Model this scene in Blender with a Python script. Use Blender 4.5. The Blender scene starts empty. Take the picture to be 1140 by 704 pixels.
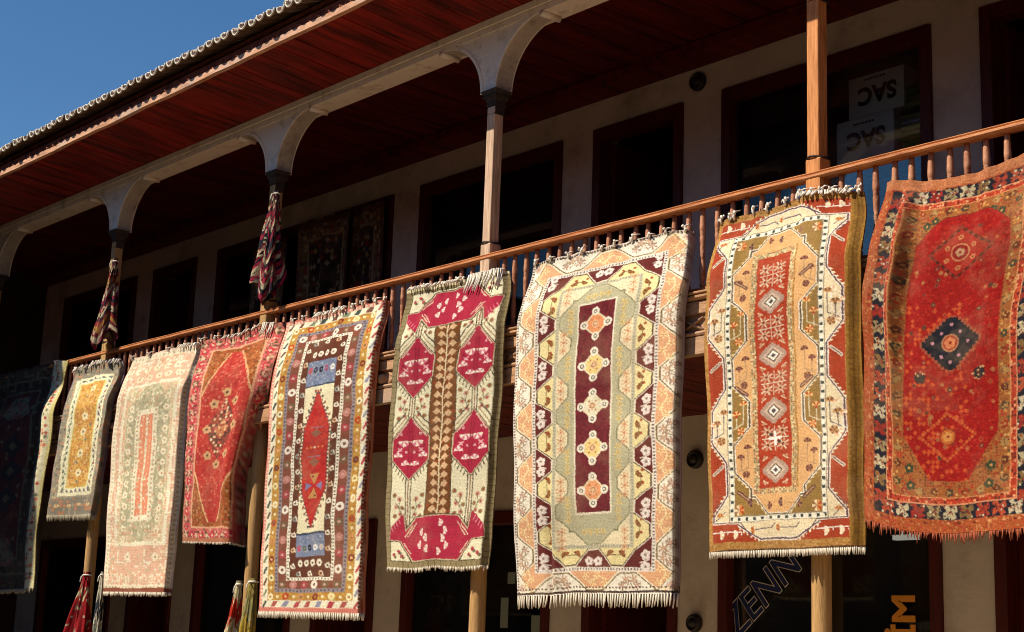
import bpy, bmesh, math, random
import numpy as np
from mathutils import Vector, Matrix
PI = math.pi
random.seed(7); rng = np.random.default_rng(7)
S = bpy.context.scene
COL = S.collection

# ------------------------------------------------------------------ camera, sky, sun, exposure
cam = bpy.data.cameras.new('camera'); camo = bpy.data.objects.new('camera', cam); COL.objects.link(camo)
yaw, pitch, roll = 0.86225, 0.20785, 0.035412
F_ = Vector((-math.sin(yaw)*math.cos(pitch), math.cos(yaw)*math.cos(pitch), math.sin(pitch)))
r_ = Vector((math.cos(yaw), math.sin(yaw), 0)); u_ = r_.cross(F_)
R_ = r_*math.cos(roll)+u_*math.sin(roll); U_ = -r_*math.sin(roll)+u_*math.cos(roll)
M = Matrix((R_, U_, -F_)).transposed().to_4x4(); M.translation = Vector((5.681, -7.124, 1.65))
camo.matrix_world = M
cam.sensor_width = 36; cam.lens = 1758.1/1140*36; cam.clip_end = 3000; cam.clip_start = .05
S.camera = camo
SUN_AZ = math.radians(28); SUN_EL = math.radians(45.7)      # sun stands 28 deg left of the facade's normal
sd = Vector((-math.sin(SUN_AZ)*math.cos(SUN_EL), -math.cos(SUN_AZ)*math.cos(SUN_EL), math.sin(SUN_EL)))
W = bpy.data.worlds.new('World'); S.world = W; W.use_nodes = True
nt = W.node_tree; nt.nodes.clear()
sky = nt.nodes.new('ShaderNodeTexSky'); sky.sky_type = 'NISHITA'; sky.sun_disc = False
sky.sun_elevation = SUN_EL; sky.sun_rotation = math.atan2(sd.x, sd.y)
sky.air_density = 1.0; sky.dust_density = .05; sky.ozone_density = 4.5
bgn = nt.nodes.new('ShaderNodeBackground'); bgn.inputs[1].default_value = .08
wo = nt.nodes.new('ShaderNodeOutputWorld')
hs = nt.nodes.new('ShaderNodeHueSaturation'); hs.inputs['Saturation'].default_value = 1.18; nt.links.new(sky.outputs[0], hs.inputs['Color']); nt.links.new(hs.outputs[0], bgn.inputs[0]); nt.links.new(bgn.outputs[0], wo.inputs[0])
sl = bpy.data.lights.new('sun', 'SUN'); sl.energy = 5.0; sl.angle = math.radians(.5); sl.color = (1, .91, .74)
so = bpy.data.objects.new('sun', sl); COL.objects.link(so); so.rotation_euler = sd.to_track_quat('Z', 'Y').to_euler(); so.location = (-8, -12, 14)
S.render.engine = 'CYCLES'; S.cycles.filter_width = 1.0
S.view_settings.view_transform = 'Standard'; S.view_settings.look = 'None'; S.view_settings.exposure = .36; S.view_settings.gamma = 1
S.view_settings.use_curve_mapping = False

# ------------------------------------------------------------------ helpers
def lin(c):
    if isinstance(c, str): c = tuple(int(c[i:i+2], 16) for i in (0, 2, 4))
    return tuple(((x/255)/12.92 if x/255 <= .04045 else ((x/255+.055)/1.055)**2.4) for x in c)

def mat(name, base, rough=.7, var=.25, scale=6, stretch=(1, 1, 1), bump=.0, bscale=40, second=None, spec=.3, metallic=0, stain=None):
    m = bpy.data.materials.new(name); m.use_nodes = True; n = m.node_tree; b = n.nodes['Principled BSDF']
    tc = n.nodes.new('ShaderNodeTexCoord'); mp = n.nodes.new('ShaderNodeMapping'); mp.inputs['Scale'].default_value = stretch
    n.links.new(tc.outputs['Object'], mp.inputs['Vector'])
    no = n.nodes.new('ShaderNodeTexNoise'); no.inputs['Scale'].default_value = scale; no.inputs['Detail'].default_value = 7; no.inputs['Roughness'].default_value = .62
    n.links.new(mp.outputs[0], no.inputs['Vector'])
    cr = n.nodes.new('ShaderNodeValToRGB')
    a = lin(base); s2 = lin(second) if second else tuple(x*(1-var) for x in a)
    cr.color_ramp.elements[0].position = .32; cr.color_ramp.elements[0].color = (*s2, 1)
    cr.color_ramp.elements[1].position = .66; cr.color_ramp.elements[1].color = (*[min(1, x*(1+var*.5)) for x in a], 1)
    n.links.new(no.outputs['Fac'], cr.inputs['Fac'])
    out = cr.outputs[0]
    if stain:
        n2 = n.nodes.new('ShaderNodeTexNoise'); n2.inputs['Scale'].default_value = stain[1]; n2.inputs['Detail'].default_value = 9; n2.inputs['Roughness'].default_value = .7
        n.links.new(tc.outputs['Object'], n2.inputs['Vector'])
        c2 = n.nodes.new('ShaderNodeValToRGB'); c2.color_ramp.elements[0].position = .5; c2.color_ramp.elements[1].position = .72
        n.links.new(n2.outputs['Fac'], c2.inputs['Fac'])
        mx = n.nodes.new('ShaderNodeMixRGB'); n.links.new(c2.outputs[0], mx.inputs[0]); n.links.new(out, mx.inputs[1]); mx.inputs[2].default_value = (*lin(stain[0]), 1)
        out = mx.outputs[0]
    n.links.new(out, b.inputs['Base Color'])
    b.inputs['Roughness'].default_value = rough; b.inputs['Specular IOR Level'].default_value = spec; b.inputs['Metallic'].default_value = metallic
    if bump:
        nb = n.nodes.new('ShaderNodeTexNoise'); nb.inputs['Scale'].default_value = bscale; nb.inputs['Detail'].default_value = 5
        n.links.new(mp.outputs[0], nb.inputs['Vector'])
        bp = n.nodes.new('ShaderNodeBump'); bp.inputs['Strength'].default_value = bump; bp.inputs['Distance'].default_value = .01
        n.links.new(nb.outputs['Fac'], bp.inputs['Height']); n.links.new(bp.outputs[0], b.inputs['Normal'])
    return m

MT = {}
MT['plaster'] = mat('white_plaster', 'c6b8a8', .9, .12, 2.2, bump=.35, bscale=22, stain=('94806c', 1.3))
MT['arch'] = mat('arch_plaster', 'ece0d2', .85, .08, 5, bump=.3, bscale=35, stain=('b4a390', 5))
MT['redwood'] = mat('red_stained_boards', '861c0c', .6, .45, 3.2, (3.2, .35, 3), .4, 30, second='330804', spec=.25)
MT['ceil'] = mat('dark_red_ceiling_boards', '641608', .65, .3, 3.2, (3.2, .35, 3), .3, 30, second='340b06', spec=.25)
MT['frame'] = mat('dark_red_frame_paint', '4e150c', .5, .35, 6, (4, 4, .8), .15, 30)
MT['rail'] = mat('varnished_rail_wood', 'c98a5a', .5, .35, 9, (.7, 8, 8), .2, 30, second='96532c')
MT['post'] = mat('post_wood_orange', 'd08a50', .6, .3, 8, (8, 8, .6), .3, 30, second='a0602e')
MT['postgrey'] = mat('post_wood_weathered', 'd2b296', .7, .25, 8, (8, 8, .6), .35, 30, second='a5836a')
MT['postpale'] = mat('post_wood_pale', 'b8905e', .75, .3, 8, (8, 8, .6), .35, 30, second='9a7648')
MT['balus'] = mat('baluster_wood', 'c08a68', .6, .4, 14, (2, 2, 1), .2, 30, second='8a4a30')
MT['fasciawood'] = mat('carved_fascia_wood', 'bd8f68', .75, .35, 6, (.6, 5, 5), .4, 30, second='8e6546', stain=('a39384', .9))
MT['eaveboard'] = mat('weathered_eave_board', 'cf9f80', .75, .35, 7, (.6, 5, 5), .4, 30, second='9c6a4c', stain=('b9a69a', 2.2))
MT['pantile'] = mat('dark_pan_tile', '6c5244', .9, .4, 9, bump=.5, second='4a3428')  # pan clay darkened, painting in the shade of the tile hollows
MT['tilerim'] = mat('sunlit_tile_rim', 'd6cebc', .9, .25, 30, bump=.3, stain=('8c7866', 14))  # pale rim colour paints in the sun caught on the tile edges
MT['tile'] = mat('clay_roof_tile', 'c4b4a4', .85, .3, 9, bump=.5, bscale=40, second='94796a', stain=('dcd6c8', 6))  # cover clay paled, painting in the sun on the tile tops
MT['undertile'] = mat('clay_under_tile', '8a4a36', .85, .35, 9, bump=.4, second='5a281c')
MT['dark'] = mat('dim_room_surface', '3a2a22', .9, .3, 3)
MT['capital'] = mat('dark_carved_capital', '3e322c', .7, .4, 20, bump=.4)
MT['iron'] = mat('dark_iron', '2a2422', .5, .3, 10)
MT['ground'] = mat('courtyard_paving', 'b09a7c', .9, .25, 1.2, bump=.3, bscale=8)
MT['cord'] = mat('white_cotton_cord', 'e6ddd0', .95, .15, 60)
MT['rope'] = mat('grey_tie_rope', '8f8274', .95, .3, 60)
MT['carton'] = mat('pale_carton', 'e8dcdc', .85, .12, 4)
MT['notice'] = mat('grey_green_paper', '7c8478', .85, .12, 4)
MT['ink'] = mat('black_print', '14141c', .7, .1, 4)
MT['orange'] = mat('orange_vinyl', 'd88a28', .6, .1, 4)
MT['navy'] = mat('navy_vinyl', '1c2450', .6, .1, 4)
MT['outline'] = mat('cream_vinyl_line', 'cfc4b4', .6, .1, 4)
MT['wingwall'] = mat('rubble_wing_wall', '7c6a58', .9, .4, 4, bump=.5, bscale=12, second='4c4036')
def glass():
    m = bpy.data.materials.new('window_glass'); m.use_nodes = True; n = m.node_tree; n.nodes.clear()
    o = n.nodes.new('ShaderNodeOutputMaterial'); mx = n.nodes.new('ShaderNodeMixShader'); t = n.nodes.new('ShaderNodeBsdfTransparent'); g = n.nodes.new('ShaderNodeBsdfGlossy')
    t.inputs[0].default_value = (.86, .9, .88, 1); g.inputs['Roughness'].default_value = .03
    fr = n.nodes.new('ShaderNodeFresnel'); fr.inputs[0].default_value = 1.5
    n.links.new(fr.outputs[0], mx.inputs[0]); n.links.new(t.outputs[0], mx.inputs[1]); n.links.new(g.outputs[0], mx.inputs[2]); df = n.nodes.new('ShaderNodeBsdfDiffuse'); df.inputs[0].default_value = (.35, .33, .30, 1); m2 = n.nodes.new('ShaderNodeMixShader'); nz = n.nodes.new('ShaderNodeTexNoise'); nz.inputs['Scale'].default_value = 3; nz.inputs['Detail'].default_value = 8; mr = n.nodes.new('ShaderNodeMapRange'); mr.inputs[1].default_value = .35; mr.inputs[2].default_value = .75; mr.inputs[3].default_value = .0; mr.inputs[4].default_value = .03; n.links.new(nz.outputs[0], mr.inputs[0]); n.links.new(mr.outputs[0], m2.inputs[0]); n.links.new(mx.outputs[0], m2.inputs[1]); n.links.new(df.outputs[0], m2.inputs[2]); n.links.new(m2.outputs[0], o.inputs[0])
    return m
MT['glass'] = glass()

class MB:
    def __init__(s): s.v = []; s.f = []; s.sm = []
    def add(s, vs, fs, smooth=False):
        o = len(s.v); s.v += [tuple(v) for v in vs]; s.f += [tuple(i+o for i in f) for f in fs]; s.sm += [smooth]*len(fs)
    def box(s, x0, x1, y0, y1, z0, z1):
        s.add([(x0,y0,z0),(x1,y0,z0),(x1,y1,z0),(x0,y1,z0),(x0,y0,z1),(x1,y0,z1),(x1,y1,z1),(x0,y1,z1)],
              [(0,3,2,1),(4,5,6,7),(0,1,5,4),(1,2,6,5),(2,3,7,6),(3,0,4,7)])
    def prism(s, pts, y0, y1, smooth=False):      # polygon in x,z extruded along y (pts counter-clockwise seen from -Y)
        n = len(pts)
        s.add([(x, y0, z) for x, z in pts]+[(x, y1, z) for x, z in pts],
              [tuple(range(n)), tuple(range(2*n-1, n-1, -1))]+[(i, n+i, n+(i+1) % n, (i+1) % n) for i in range(n)])
    def extr_x(s, prof, x0, x1, n=1, jit=0):      # profile (y,z) along x
        k = len(prof); vs = []; 
        for i in range(n+1):
            x = x0+(x1-x0)*i/n; j = random.uniform(-jit, jit)
            vs += [(x, y, z+j) for y, z in prof]
        fs = [(i*k+a, (i+1)*k+a, (i+1)*k+(a+1) % k, i*k+(a+1) % k) for i in range(n) for a in range(k)]
        fs += [tuple(range(k)), tuple(n*k+a for a in range(k-1, -1, -1))]
        s.add(vs, fs)
    def lathe(s, c, prof, n=12, smooth=True):     # prof [(r,z)...]
        vs = []; 
        for r, z in prof:
            vs += [(c[0]+r*math.cos(2*PI*a/n), c[1]+r*math.sin(2*PI*a/n), c[2]+z) for a in range(n)]
        fs = [(i*n+a, i*n+(a+1) % n, (i+1)*n+(a+1) % n, (i+1)*n+a) for i in range(len(prof)-1) for a in range(n)]
        fs += [tuple(range(n-1, -1, -1)), tuple((len(prof)-1)*n+a for a in range(n))]
        s.add(vs, fs, smooth)
    def tube(s, pts, r, n=5):
        P = [Vector(p) for p in pts]; vs = []; rr = r if isinstance(r, (list, tuple)) else [r]*len(P)
        for i, p in enumerate(P):
            d = (P[min(i+1, len(P)-1)]-P[max(i-1, 0)]).normalized()
            a = d.orthogonal().normalized() if abs(d.y) > .9 else d.cross(Vector((0, 1, 0))).normalized(); b = d.cross(a)
            vs += [p+(a*math.cos(2*PI*k/n)+b*math.sin(2*PI*k/n))*rr[i] for k in range(n)]
        m = len(P)
        fs = [(i*n+k, i*n+(k+1) % n, (i+1)*n+(k+1) % n, (i+1)*n+k) for i in range(m-1) for k in range(n)]
        fs += [tuple(range(n-1, -1, -1)), tuple((m-1)*n+k for k in range(n))]
        s.add(vs, fs, True)
    def build(s, name, m, parent=None, loc=None, bevel=0):
        me = bpy.data.meshes.new(name); me.from_pydata(s.v, [], s.f); me.polygons.foreach_set('use_smooth', s.sm); me.update()
        bm = bmesh.new(); bm.from_mesh(me); bmesh.ops.recalc_face_normals(bm, faces=bm.faces); bm.to_mesh(me); bm.free()
        me.materials.append(m); o = bpy.data.objects.new(name, me); COL.objects.link(o)
        if parent: o.parent = parent
        if loc: o.location = loc
        if bevel:
            b = o.modifiers.new('bevel', 'BEVEL'); b.width = bevel; b.segments = 2; b.limit_method = 'ANGLE'
        return o
def tag(o, label=None, cat=None, group=None, kind=None):
    for k, v in (('label', label), ('category', cat), ('group', group), ('kind', kind)):
        if v: o[k] = v
    return o
def empty(name, loc, label, cat, group=None):
    o = bpy.data.objects.new(name, None); COL.objects.link(o); o.location = loc; o.empty_display_size = .2
    o['_l'] = 1; del o['_l']
    return tag(o, label, cat, group)
def local(mb, loc):
    mb.v = [(x-loc[0], y-loc[1], z-loc[2]) for x, y, z in mb.v]; return mb

# ------------------------------------------------------------------ ground
g = MB(); g.add([(-400, -400, 0), (400, -400, 0), (400, 400, 0), (-400, 400, 0)], [(0, 1, 2, 3)]); tag(g.build('ground', MT['ground']), kind='structure')

lw = MB(); lw.add([(-60, -12.9, .006), (-3.4, -12.9, .006), (-4.0, -1.6, .006), (-60, -1.6, .006)], [(0, 1, 2, 3)])
tag(lw.build('bounce_absorber', mat('dark_absorber', '1f2a14', .95, .4, 3, bump=.5)), kind='structure')  # unseen dark sheet, added to cut ground bounce at the left
# ------------------------------------------------------------------ the gallery building
B = empty('gallery_building', (0, 0, 0), 'white two storey shop building with timber gallery, arched brackets and tiled eaves', 'building')
X0, X1 = -15.0, 5.0                     # extent of the facade
PER = 3.94
piers = []; opens = []                  # along x: window 1.98, pier .39, door 1.06, pier .43 ...
pat = [(-6.86, -6.41), (-4.34, -3.93), (-2.87, -2.44), (-.47, -.07)]
pat = [(-10.80, -10.30), (-8.30, -7.90)] + pat + [(.98, 1.42), (3.46, 3.86)]
pat = [(-14.8, -14.35), (-12.3, -11.85)] + pat
wl = MB()
for a, b in pat: wl.box(a, b, 2.0, 2.28, 0, 6.60)
edges = [X0] + [v for p in pat for v in p] + [X1]
for i in range(0, len(edges), 2):
    a, b = edges[i], edges[i+1]
    if b-a < .25: wl.box(a, b, 2.0, 2.28, 0, 6.60); continue
    wl.box(a, b, 2.0, 2.28, 6.13, 6.60); wl.box(a, b, 2.0, 2.28, 2.84, 3.80)
    opens.append((a, b))
wl.build('wall', MT['plaster'], B)
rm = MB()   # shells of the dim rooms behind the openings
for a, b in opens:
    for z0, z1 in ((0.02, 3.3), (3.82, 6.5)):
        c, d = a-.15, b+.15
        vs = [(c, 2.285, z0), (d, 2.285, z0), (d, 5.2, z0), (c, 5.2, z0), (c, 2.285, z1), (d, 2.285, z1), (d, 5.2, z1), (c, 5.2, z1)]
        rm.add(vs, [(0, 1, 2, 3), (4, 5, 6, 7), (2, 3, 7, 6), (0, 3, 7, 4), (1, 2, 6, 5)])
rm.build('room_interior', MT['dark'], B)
# frames and panes
def opening(a, b, z0, z1, wide, upper):
    fr = MB(); w = .09
    fr.box(a, a+w, 1.97, 2.12, z0, z1); fr.box(b-w, b, 1.97, 2.12, z0, z1); fr.box(a+w, b-w, 1.972, 2.118, z1-.11, z1)
    fo = None
    if wide:
        fr.box(a+w, b-w, 1.975, 2.115, z0, z0+.10)
        fo = fr.build('window', MT['frame'], B, bevel=.006)
        p = MB(); p.box(a+w-.01, b-w+.01, 2.055, 2.063, z0+.09, z1-.10); p.build('pane', MT['glass'], fo)
    else:
        fo = fr.build('door', MT['frame'], B, bevel=.006)
        lf = MB(); lf.box(a+w, a+w+.045, 2.12, 2.12+(b-a-2*w), z0+.02, z1-.12)      # open leaf turned inwards
        lf.build('door_leaf', MT['frame'], fo)
    return fo
WIN = {}
for a, b in opens:
    wide = (b-a) > 1.5
    WIN[(round(a, 2), 'up')] = opening(a+.002, b-.002, 3.80, 6.128, wide, True)
    WIN[(round(a, 2), 'low')] = opening(a+.002, b-.002, .02, 2.838, wide, False)
# balcony slab and its boarded underside, ceiling, wall plate
sb = MB(); sb.box(X0, X1, -.02, 1.998, 3.56, 3.80); sb.build('gallery_floor', MT['ceil'], B)
us = MB(); x = X0
while x < X1:
    us.box(x, x+.145, 0.0, 1.995, 3.50+random.uniform(-.003, .003), 3.555); x += .15
us.build('gallery_underside', MT['ceil'], B)
def boards(x0, x1, y0, z0, y1, z1, w, th, name, m):
    mb = MB(); x = x0
    while x < x1:
        ww = w*random.uniform(.9, 1.1); j = random.uniform(-.004, .004); g_ = .007
        mb.add([(x, y0, z0+j), (x+ww-g_, y0, z0+j), (x+ww-g_, y1, z1+j), (x, y1, z1+j), (x, y0, z0+th), (x+ww-g_, y0, z0+th), (x+ww-g_, y1, z1+th), (x, y1, z1+th)],
               [(0,3,2,1),(4,5,6,7),(0,1,5,4),(1,2,6,5),(2,3,7,6),(3,0,4,7)]); x += ww
    return mb.build(name, m, B)
boards(X0, X1, .17, 6.50, 1.99, 6.50, .13, .03, 'gallery_ceiling', MT['ceil'])
boards(X0, X1, -.765, 6.375, -.006, 6.308, .13, .025, 'eave_soffit', MT['redwood'])
wp = MB(); wp.box(X0, X1, 1.72, 1.992, 6.385, 6.49); wp.box(X0, X1, .17, .30, 6.33, 6.49); wp.build('ceiling_beam', MT['ceil'], B, bevel=.008)
rb = MB(); rb.box(X0, X1, -.70, 5.2, 6.535, 6.56); rb.box(X0, X1, 5.2, 5.4, 0, 6.59); rb.box(X0-.2, X0, -.02, 5.4, 0, 6.59); rb.box(X1, X1+.2, 2.0, 5.4, 0, 6.59); rb.build('rear_shell', MT['dark'], B)  # shade of the gallery's left end put into this dark finish
# front beam with its moulding
bm_ = MB(); bm_.box(X0, X1, 0, .205, 6.200, 6.243); bm_.box(X0, X1, -.012, .205, 6.252, 6.305); bm_.box(X0, X1, .008, .20, 6.243, 6.252)
bm_.build('arcade_beam', MT['arch'], B)
# eave: board, under tiles, tiles, roof slope
eb = MB(); eb.extr_x([(-.812, 6.355), (-.812, 6.405), (-.768, 6.412), (-.768, 6.355)], X0, X1, 90, .005); eb.build('eave_board', MT['eaveboard'], B)
sp = math.tan(math.radians(20))
def tile(mb, x, y0, z0, r, L, up, th=.014, n=8, slope=sp):
    vs = []; sg = 1 if up else -1
    for yy, zz, rr in ((y0, z0, r), (y0+L, z0+L*slope, r*.86)):
        for k in range(n+1):
            a = PI*k/n; vs.append((x+rr*math.cos(a), yy, zz+sg*rr*math.sin(a)*.85))
        for k in range(n+1):
            a = PI*k/n; vs.append((x+(rr-th)*math.cos(a), yy, zz+sg*(rr-th)*math.sin(a)*.85))
    m = n+1; fs = []
    for k in range(n):
        fs += [(k, k+1, 2*m+k+1, 2*m+k), (m+k, 3*m+k, 3*m+k+1, m+k+1), (k, m+k, m+k+1, k+1), (2*m+k, 2*m+k+1, 3*m+k+1, 3*m+k)]
    fs += [(0, 2*m, 3*m, m), (n, m+n, 3*m+n, 2*m+n)]
    mb.add(vs, fs, True)
TP = .135
tl = MB(); ut = MB(); pt = MB(); rim = MB(); x = -13.2
while x < -2.0:
    jx, jz = random.uniform(-.007, .007), random.uniform(-.007, .007); yc = -.900+random.uniform(-.012, .012); yp = -.925+random.uniform(-.012, .012); rc = .047*random.uniform(.93, 1.08)
    for c in range(4):
        jy = random.uniform(-.012, .012)
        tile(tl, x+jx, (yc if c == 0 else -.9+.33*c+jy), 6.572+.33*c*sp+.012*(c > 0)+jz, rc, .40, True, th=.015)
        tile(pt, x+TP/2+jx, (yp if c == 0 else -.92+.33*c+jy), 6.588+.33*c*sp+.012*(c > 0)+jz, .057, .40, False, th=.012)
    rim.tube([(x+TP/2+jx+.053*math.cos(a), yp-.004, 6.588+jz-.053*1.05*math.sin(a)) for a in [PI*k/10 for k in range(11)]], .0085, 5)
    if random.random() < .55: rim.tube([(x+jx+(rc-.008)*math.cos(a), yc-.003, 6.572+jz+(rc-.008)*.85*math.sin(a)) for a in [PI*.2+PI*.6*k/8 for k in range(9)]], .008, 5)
    tile(ut, x+.03+jx, -.806+random.uniform(-.006, .006), 6.408, .032*random.uniform(.8, 1.15), .20, True, slope=.25)
    x += TP*random.uniform(.97, 1.03)
ut.box(-13.3, -2.0, -.765, -.70, 6.412, 6.50)
rs = MB(); rs.add([(-15.4, -.72, 6.59), (5.4, -.72, 6.59), (5.4, 5.6, 6.56+6.4*sp), (-15.4, 5.6, 6.56+6.4*sp), (-15.4, -.72, 6.55), (5.4, -.72, 6.55), (5.4, 5.6, 6.50), (-15.4, 5.6, 6.50)],
       [(0,1,2,3),(4,5,6,7),(0,1,5,4),(1,2,6,5),(2,3,7,6),(3,0,4,7)])
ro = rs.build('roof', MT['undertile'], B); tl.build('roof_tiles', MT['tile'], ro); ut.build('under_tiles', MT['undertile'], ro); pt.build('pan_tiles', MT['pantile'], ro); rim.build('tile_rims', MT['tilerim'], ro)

# arched brackets and posts, every 3 m
def arc(x0, side, a, b, n=14, off=0):
    pts = []
    for k in range(n+1):
        th = PI/2*k/n; pts.append((x0+side*((a)*(1-math.cos(th))), 5.725+(b)*math.sin(th)))
    return pts
NSEG = 14
def bracket(xl):
    mb = MB(); xr = xl+.175; a, b = .50, .473
    for side, xs in ((-1, xl), (1, xr)):
        P = arc(xs, side, a, b)
        Q = []                                           # inner edge of the raised rim
        for k, (x, z) in enumerate(P):
            th = PI/2*k/NSEG; nx, nz = -side*math.cos(th)/a, math.sin(th)/b; l = math.hypot(nx, nz)
            Q.append((x+nx/l*.028, min(z+nz/l*.028, 6.1995)))
        for k in range(NSEG):
            p = [P[k], P[k+1], Q[k+1], Q[k]]
            mb.prism(p if side < 0 else p[::-1], 0.0, .165)
        tip = P[-1]
        mb.v, v0 = mb.v, len(mb.v)
        n = 10; vs = []
        for yy in (-.006, .172):
            vs += [(tip[0]+.024*math.cos(2*PI*k/n), yy, tip[1]-.016+.024*math.sin(2*PI*k/n)) for k in range(n)]
        mb.add(vs, [tuple(range(n)), tuple(range(2*n-1, n-1, -1))]+[(k, n+k, n+(k+1) % n, (k+1) % n) for k in range(n)], True)
    L = arc(xl, -1, a, b); Rr = arc(xr, 1, a, b)
    # infill between the two arcs in horizontal slices, slightly recessed
    for k in range(NSEG):
        mb.prism([(L[k][0], L[k][1]), (Rr[k][0], Rr[k][1]), (Rr[k+1][0], Rr[k+1][1]), (L[k+1][0], L[k+1][1])], .010, .155)
    return mb.build('arch_bracket', MT['arch'], B)
def post(i, xl):
    mb = MB(); pm = MT['post'] if i == 4 else MT['postgrey'] if i == 3 else MT['postpale']
    mb.box(xl, xl+.088, 0.0, .088, 4.552, 5.60)
    po = mb.build('post', pm, B, bevel=.008)
    m2 = MB(); m2.box(xl-.006, xl+.104, -.010, .100, 3.84, 4.545); m2.build('post_block', pm, po, bevel=.012)
    m3 = MB(); m3.tube([(xl+.044+.062*math.cos(t), .044+.062*math.sin(t), 4.549+.006*math.sin(3*t)) for t in [2*PI*k/16 for k in range(17)]], .007); m3.build('rope_tie', MT['iron'], po)
    c = MB(); cx = xl+.044; cy = .05
    for z0, z1, h0, h1 in ((5.535, 5.548, .050, .050), (5.548, 5.61, .0455, .0455), (5.61, 5.622, .056, .056), (5.622, 5.67, .046, .066), (5.67, 5.682, .076, .076), (5.682, 5.724, .068, .088)):
        c.add([(cx-h0, cy-h0, z0), (cx+h0, cy-h0, z0), (cx+h0, cy+h0, z0), (cx-h0, cy+h0, z0), (cx-h1, cy-h1, z1), (cx+h1, cy-h1, z1), (cx+h1, cy+h1, z1), (cx-h1, cy+h1, z1)],
              [(0,3,2,1),(4,5,6,7),(0,1,5,4),(1,2,6,5),(2,3,7,6),(3,0,4,7)])
    c.build('capital', MT['capital'], po, bevel=.004)
    lo = MB(); n = 14
    pr = [(.062, 0), (.060, .8), (.058, 1.6), (.057, 2.4), (.058, 3.1), (.06, 3.455)]
    lo.lathe((xl+.052, .05, 0), pr, 14); ob = lo.build('lower_post', MT['postpale'], B)
    m3 = MB()
    for zz in (1.70, 1.715, 1.732): m3.tube([(xl+.052+.066*math.cos(t), .05+.066*math.sin(t), zz+.004*math.sin(2*t)) for t in [2*PI*k/16 for k in range(17)]], .005)
    m3.tube([(xl+.09, -.02, 1.72), (xl+.12, -.035, 1.70), (xl+.13, -.03, 1.66)], .005)
    if i in (3, 4): m3.build('rope_tie', MT['rope'], ob)
for i, k in enumerate((-12, -9, -6, -3, 0, 3)): bracket(k-.09 if k != 0 else -.09); post(i, k+.0)

# handrail, balusters, bottom rail, carved fascia
hr = MB(); hr.extr_x([(-.004, 4.418), (-.018, 4.428), (-.018, 4.440), (-.010, 4.445), (-.016, 4.453), (.0, 4.463), (.055, 4.463), (.068, 4.45), (.068, 4.425), (.058, 4.418)], X0, X1, 60, .002)
hr.build('handrail', MT['rail'], B)
br = MB(); br.box(X0, X1, .01, .09, 3.86, 3.90); br.build('bottom_rail', MT['rail'], B, bevel=.006)
bp = [(.016, 0), (.018, .03), (.013, .045), (.019, .06), (.0205, .13), (.016, .18), (.012, .20), (.018, .208), (.012, .216), (.018, .224), (.013, .236), (.017, .26), (.0195, .33), (.016, .352), (.0195, .358), (.016, .366), (.0195, .374), (.0205, .40), (.018, .46), (.015, .521)]
b0 = MB(); b0.lathe((0, 0, 0), bp, 12); bal = b0.build('baluster', MT['balus'], B, loc=(-10.02, .045, 3.899))
x = -10.02+.1205; n = 1
while x < 1.75 and n < 99:
    near = min(abs(x-(k+.05)) for k in (-9, -6, -3, 0))
    if near > .07:
        c = bal.copy(); COL.objects.link(c); c.parent = B; c.location = (x+random.uniform(-.006, .006), .045, 3.899); c.rotation_euler = (random.uniform(-.01, .01), random.uniform(-.012, .012), random.uniform(0, 6)); n += 1
    x += .1205
fa = MB()
fa.extr_x([(-.055, 3.80), (-.085, 3.812), (-.085, 3.826), (-.07, 3.830), (-.092, 3.838), (-.092, 3.850), (.0, 3.850), (.0, 3.80)], X0, X1, 40, .002)
fa.box(X0, X1, -.060, -.001, 3.715, 3.793); fa.box(X0, X1, -.035, -.002, 3.70, 3.80); fa.box(X0, X1, -.040, -.003, 3.56, 3.70)
fa.extr_x([(-.066, 3.575), (-.075, 3.59), (-.066, 3.602), (-.004, 3.602), (-.004, 3.575)], X0, X1, 30, .002)
fa.box(X0, X1, -.068, -.004, 3.457, 3.568)
fo = fa.build('carved_fascia', MT['fasciawood'], B, bevel=.003)
orn = MB(); x = -10.2; q = 0
while x < 1.9:
    if q % 2 == 0:
        n = 16; vs = [(x+.048*math.cos(2*PI*k/n), -.040, 3.651+.045*math.sin(2*PI*k/n)) for k in range(n)]+[(x+.036*math.cos(2*PI*k/n), -.078, 3.651+.034*math.sin(2*PI*k/n)) for k in range(n)]+[(x+.02*math.cos(2*PI*k/n), -.088, 3.651+.018*math.sin(2*PI*k/n)) for k in range(n)]
        orn.add(vs, [(k, (k+1) % n, n+(k+1) % n, n+k) for k in range(n)]+[(n+k, n+(k+1) % n, 2*n+(k+1) % n, 2*n+k) for k in range(n)]+[tuple(2*n+k for k in range(n))], True)
    else:
        for s_ in (-1, 1):
            orn.tube([(x-.085, -.05, 3.651-s_*.04), (x, -.056, 3.651), (x+.085, -.05, 3.651+s_*.04)], [.007, .012, .007], 6)
    x += .17; q += 1
orn.build('fascia_carving', MT['fasciawood'], fo)

# round dark wall lamps / vents on the piers
def wall_round(x, z, r, name, label_=None):
    mb = MB(); n = 20
    prof = [(r, 0), (r*1.02, .03), (r*.9, .05), (r*.75, .055), (r*.72, .04), (r*.45, .04), (r*.42, .06), (r*.1, .066)]
    vs = []; 
    for rr, d in prof: vs += [(x+rr*math.cos(2*PI*k/n), 1.998-d, z+rr*math.sin(2*PI*k/n)) for k in range(n)]
    fs = [(i*n+k, i*n+(k+1) % n, (i+1)*n+(k+1) % n, (i+1)*n+k) for i in range(len(prof)-1) for k in range(n)]+[tuple((len(prof)-1)*n+k for k in range(n))]
    mb.add(vs, fs, True); return mb.build(name, MT['iron'], B)
wall_round(-2.70, 6.262, .078, 'wall_lamp'); wall_round(-2.685, 3.148, .072, 'wall_vent'); wall_round(-2.676, 1.894, .068, 'wall_vent')

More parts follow.
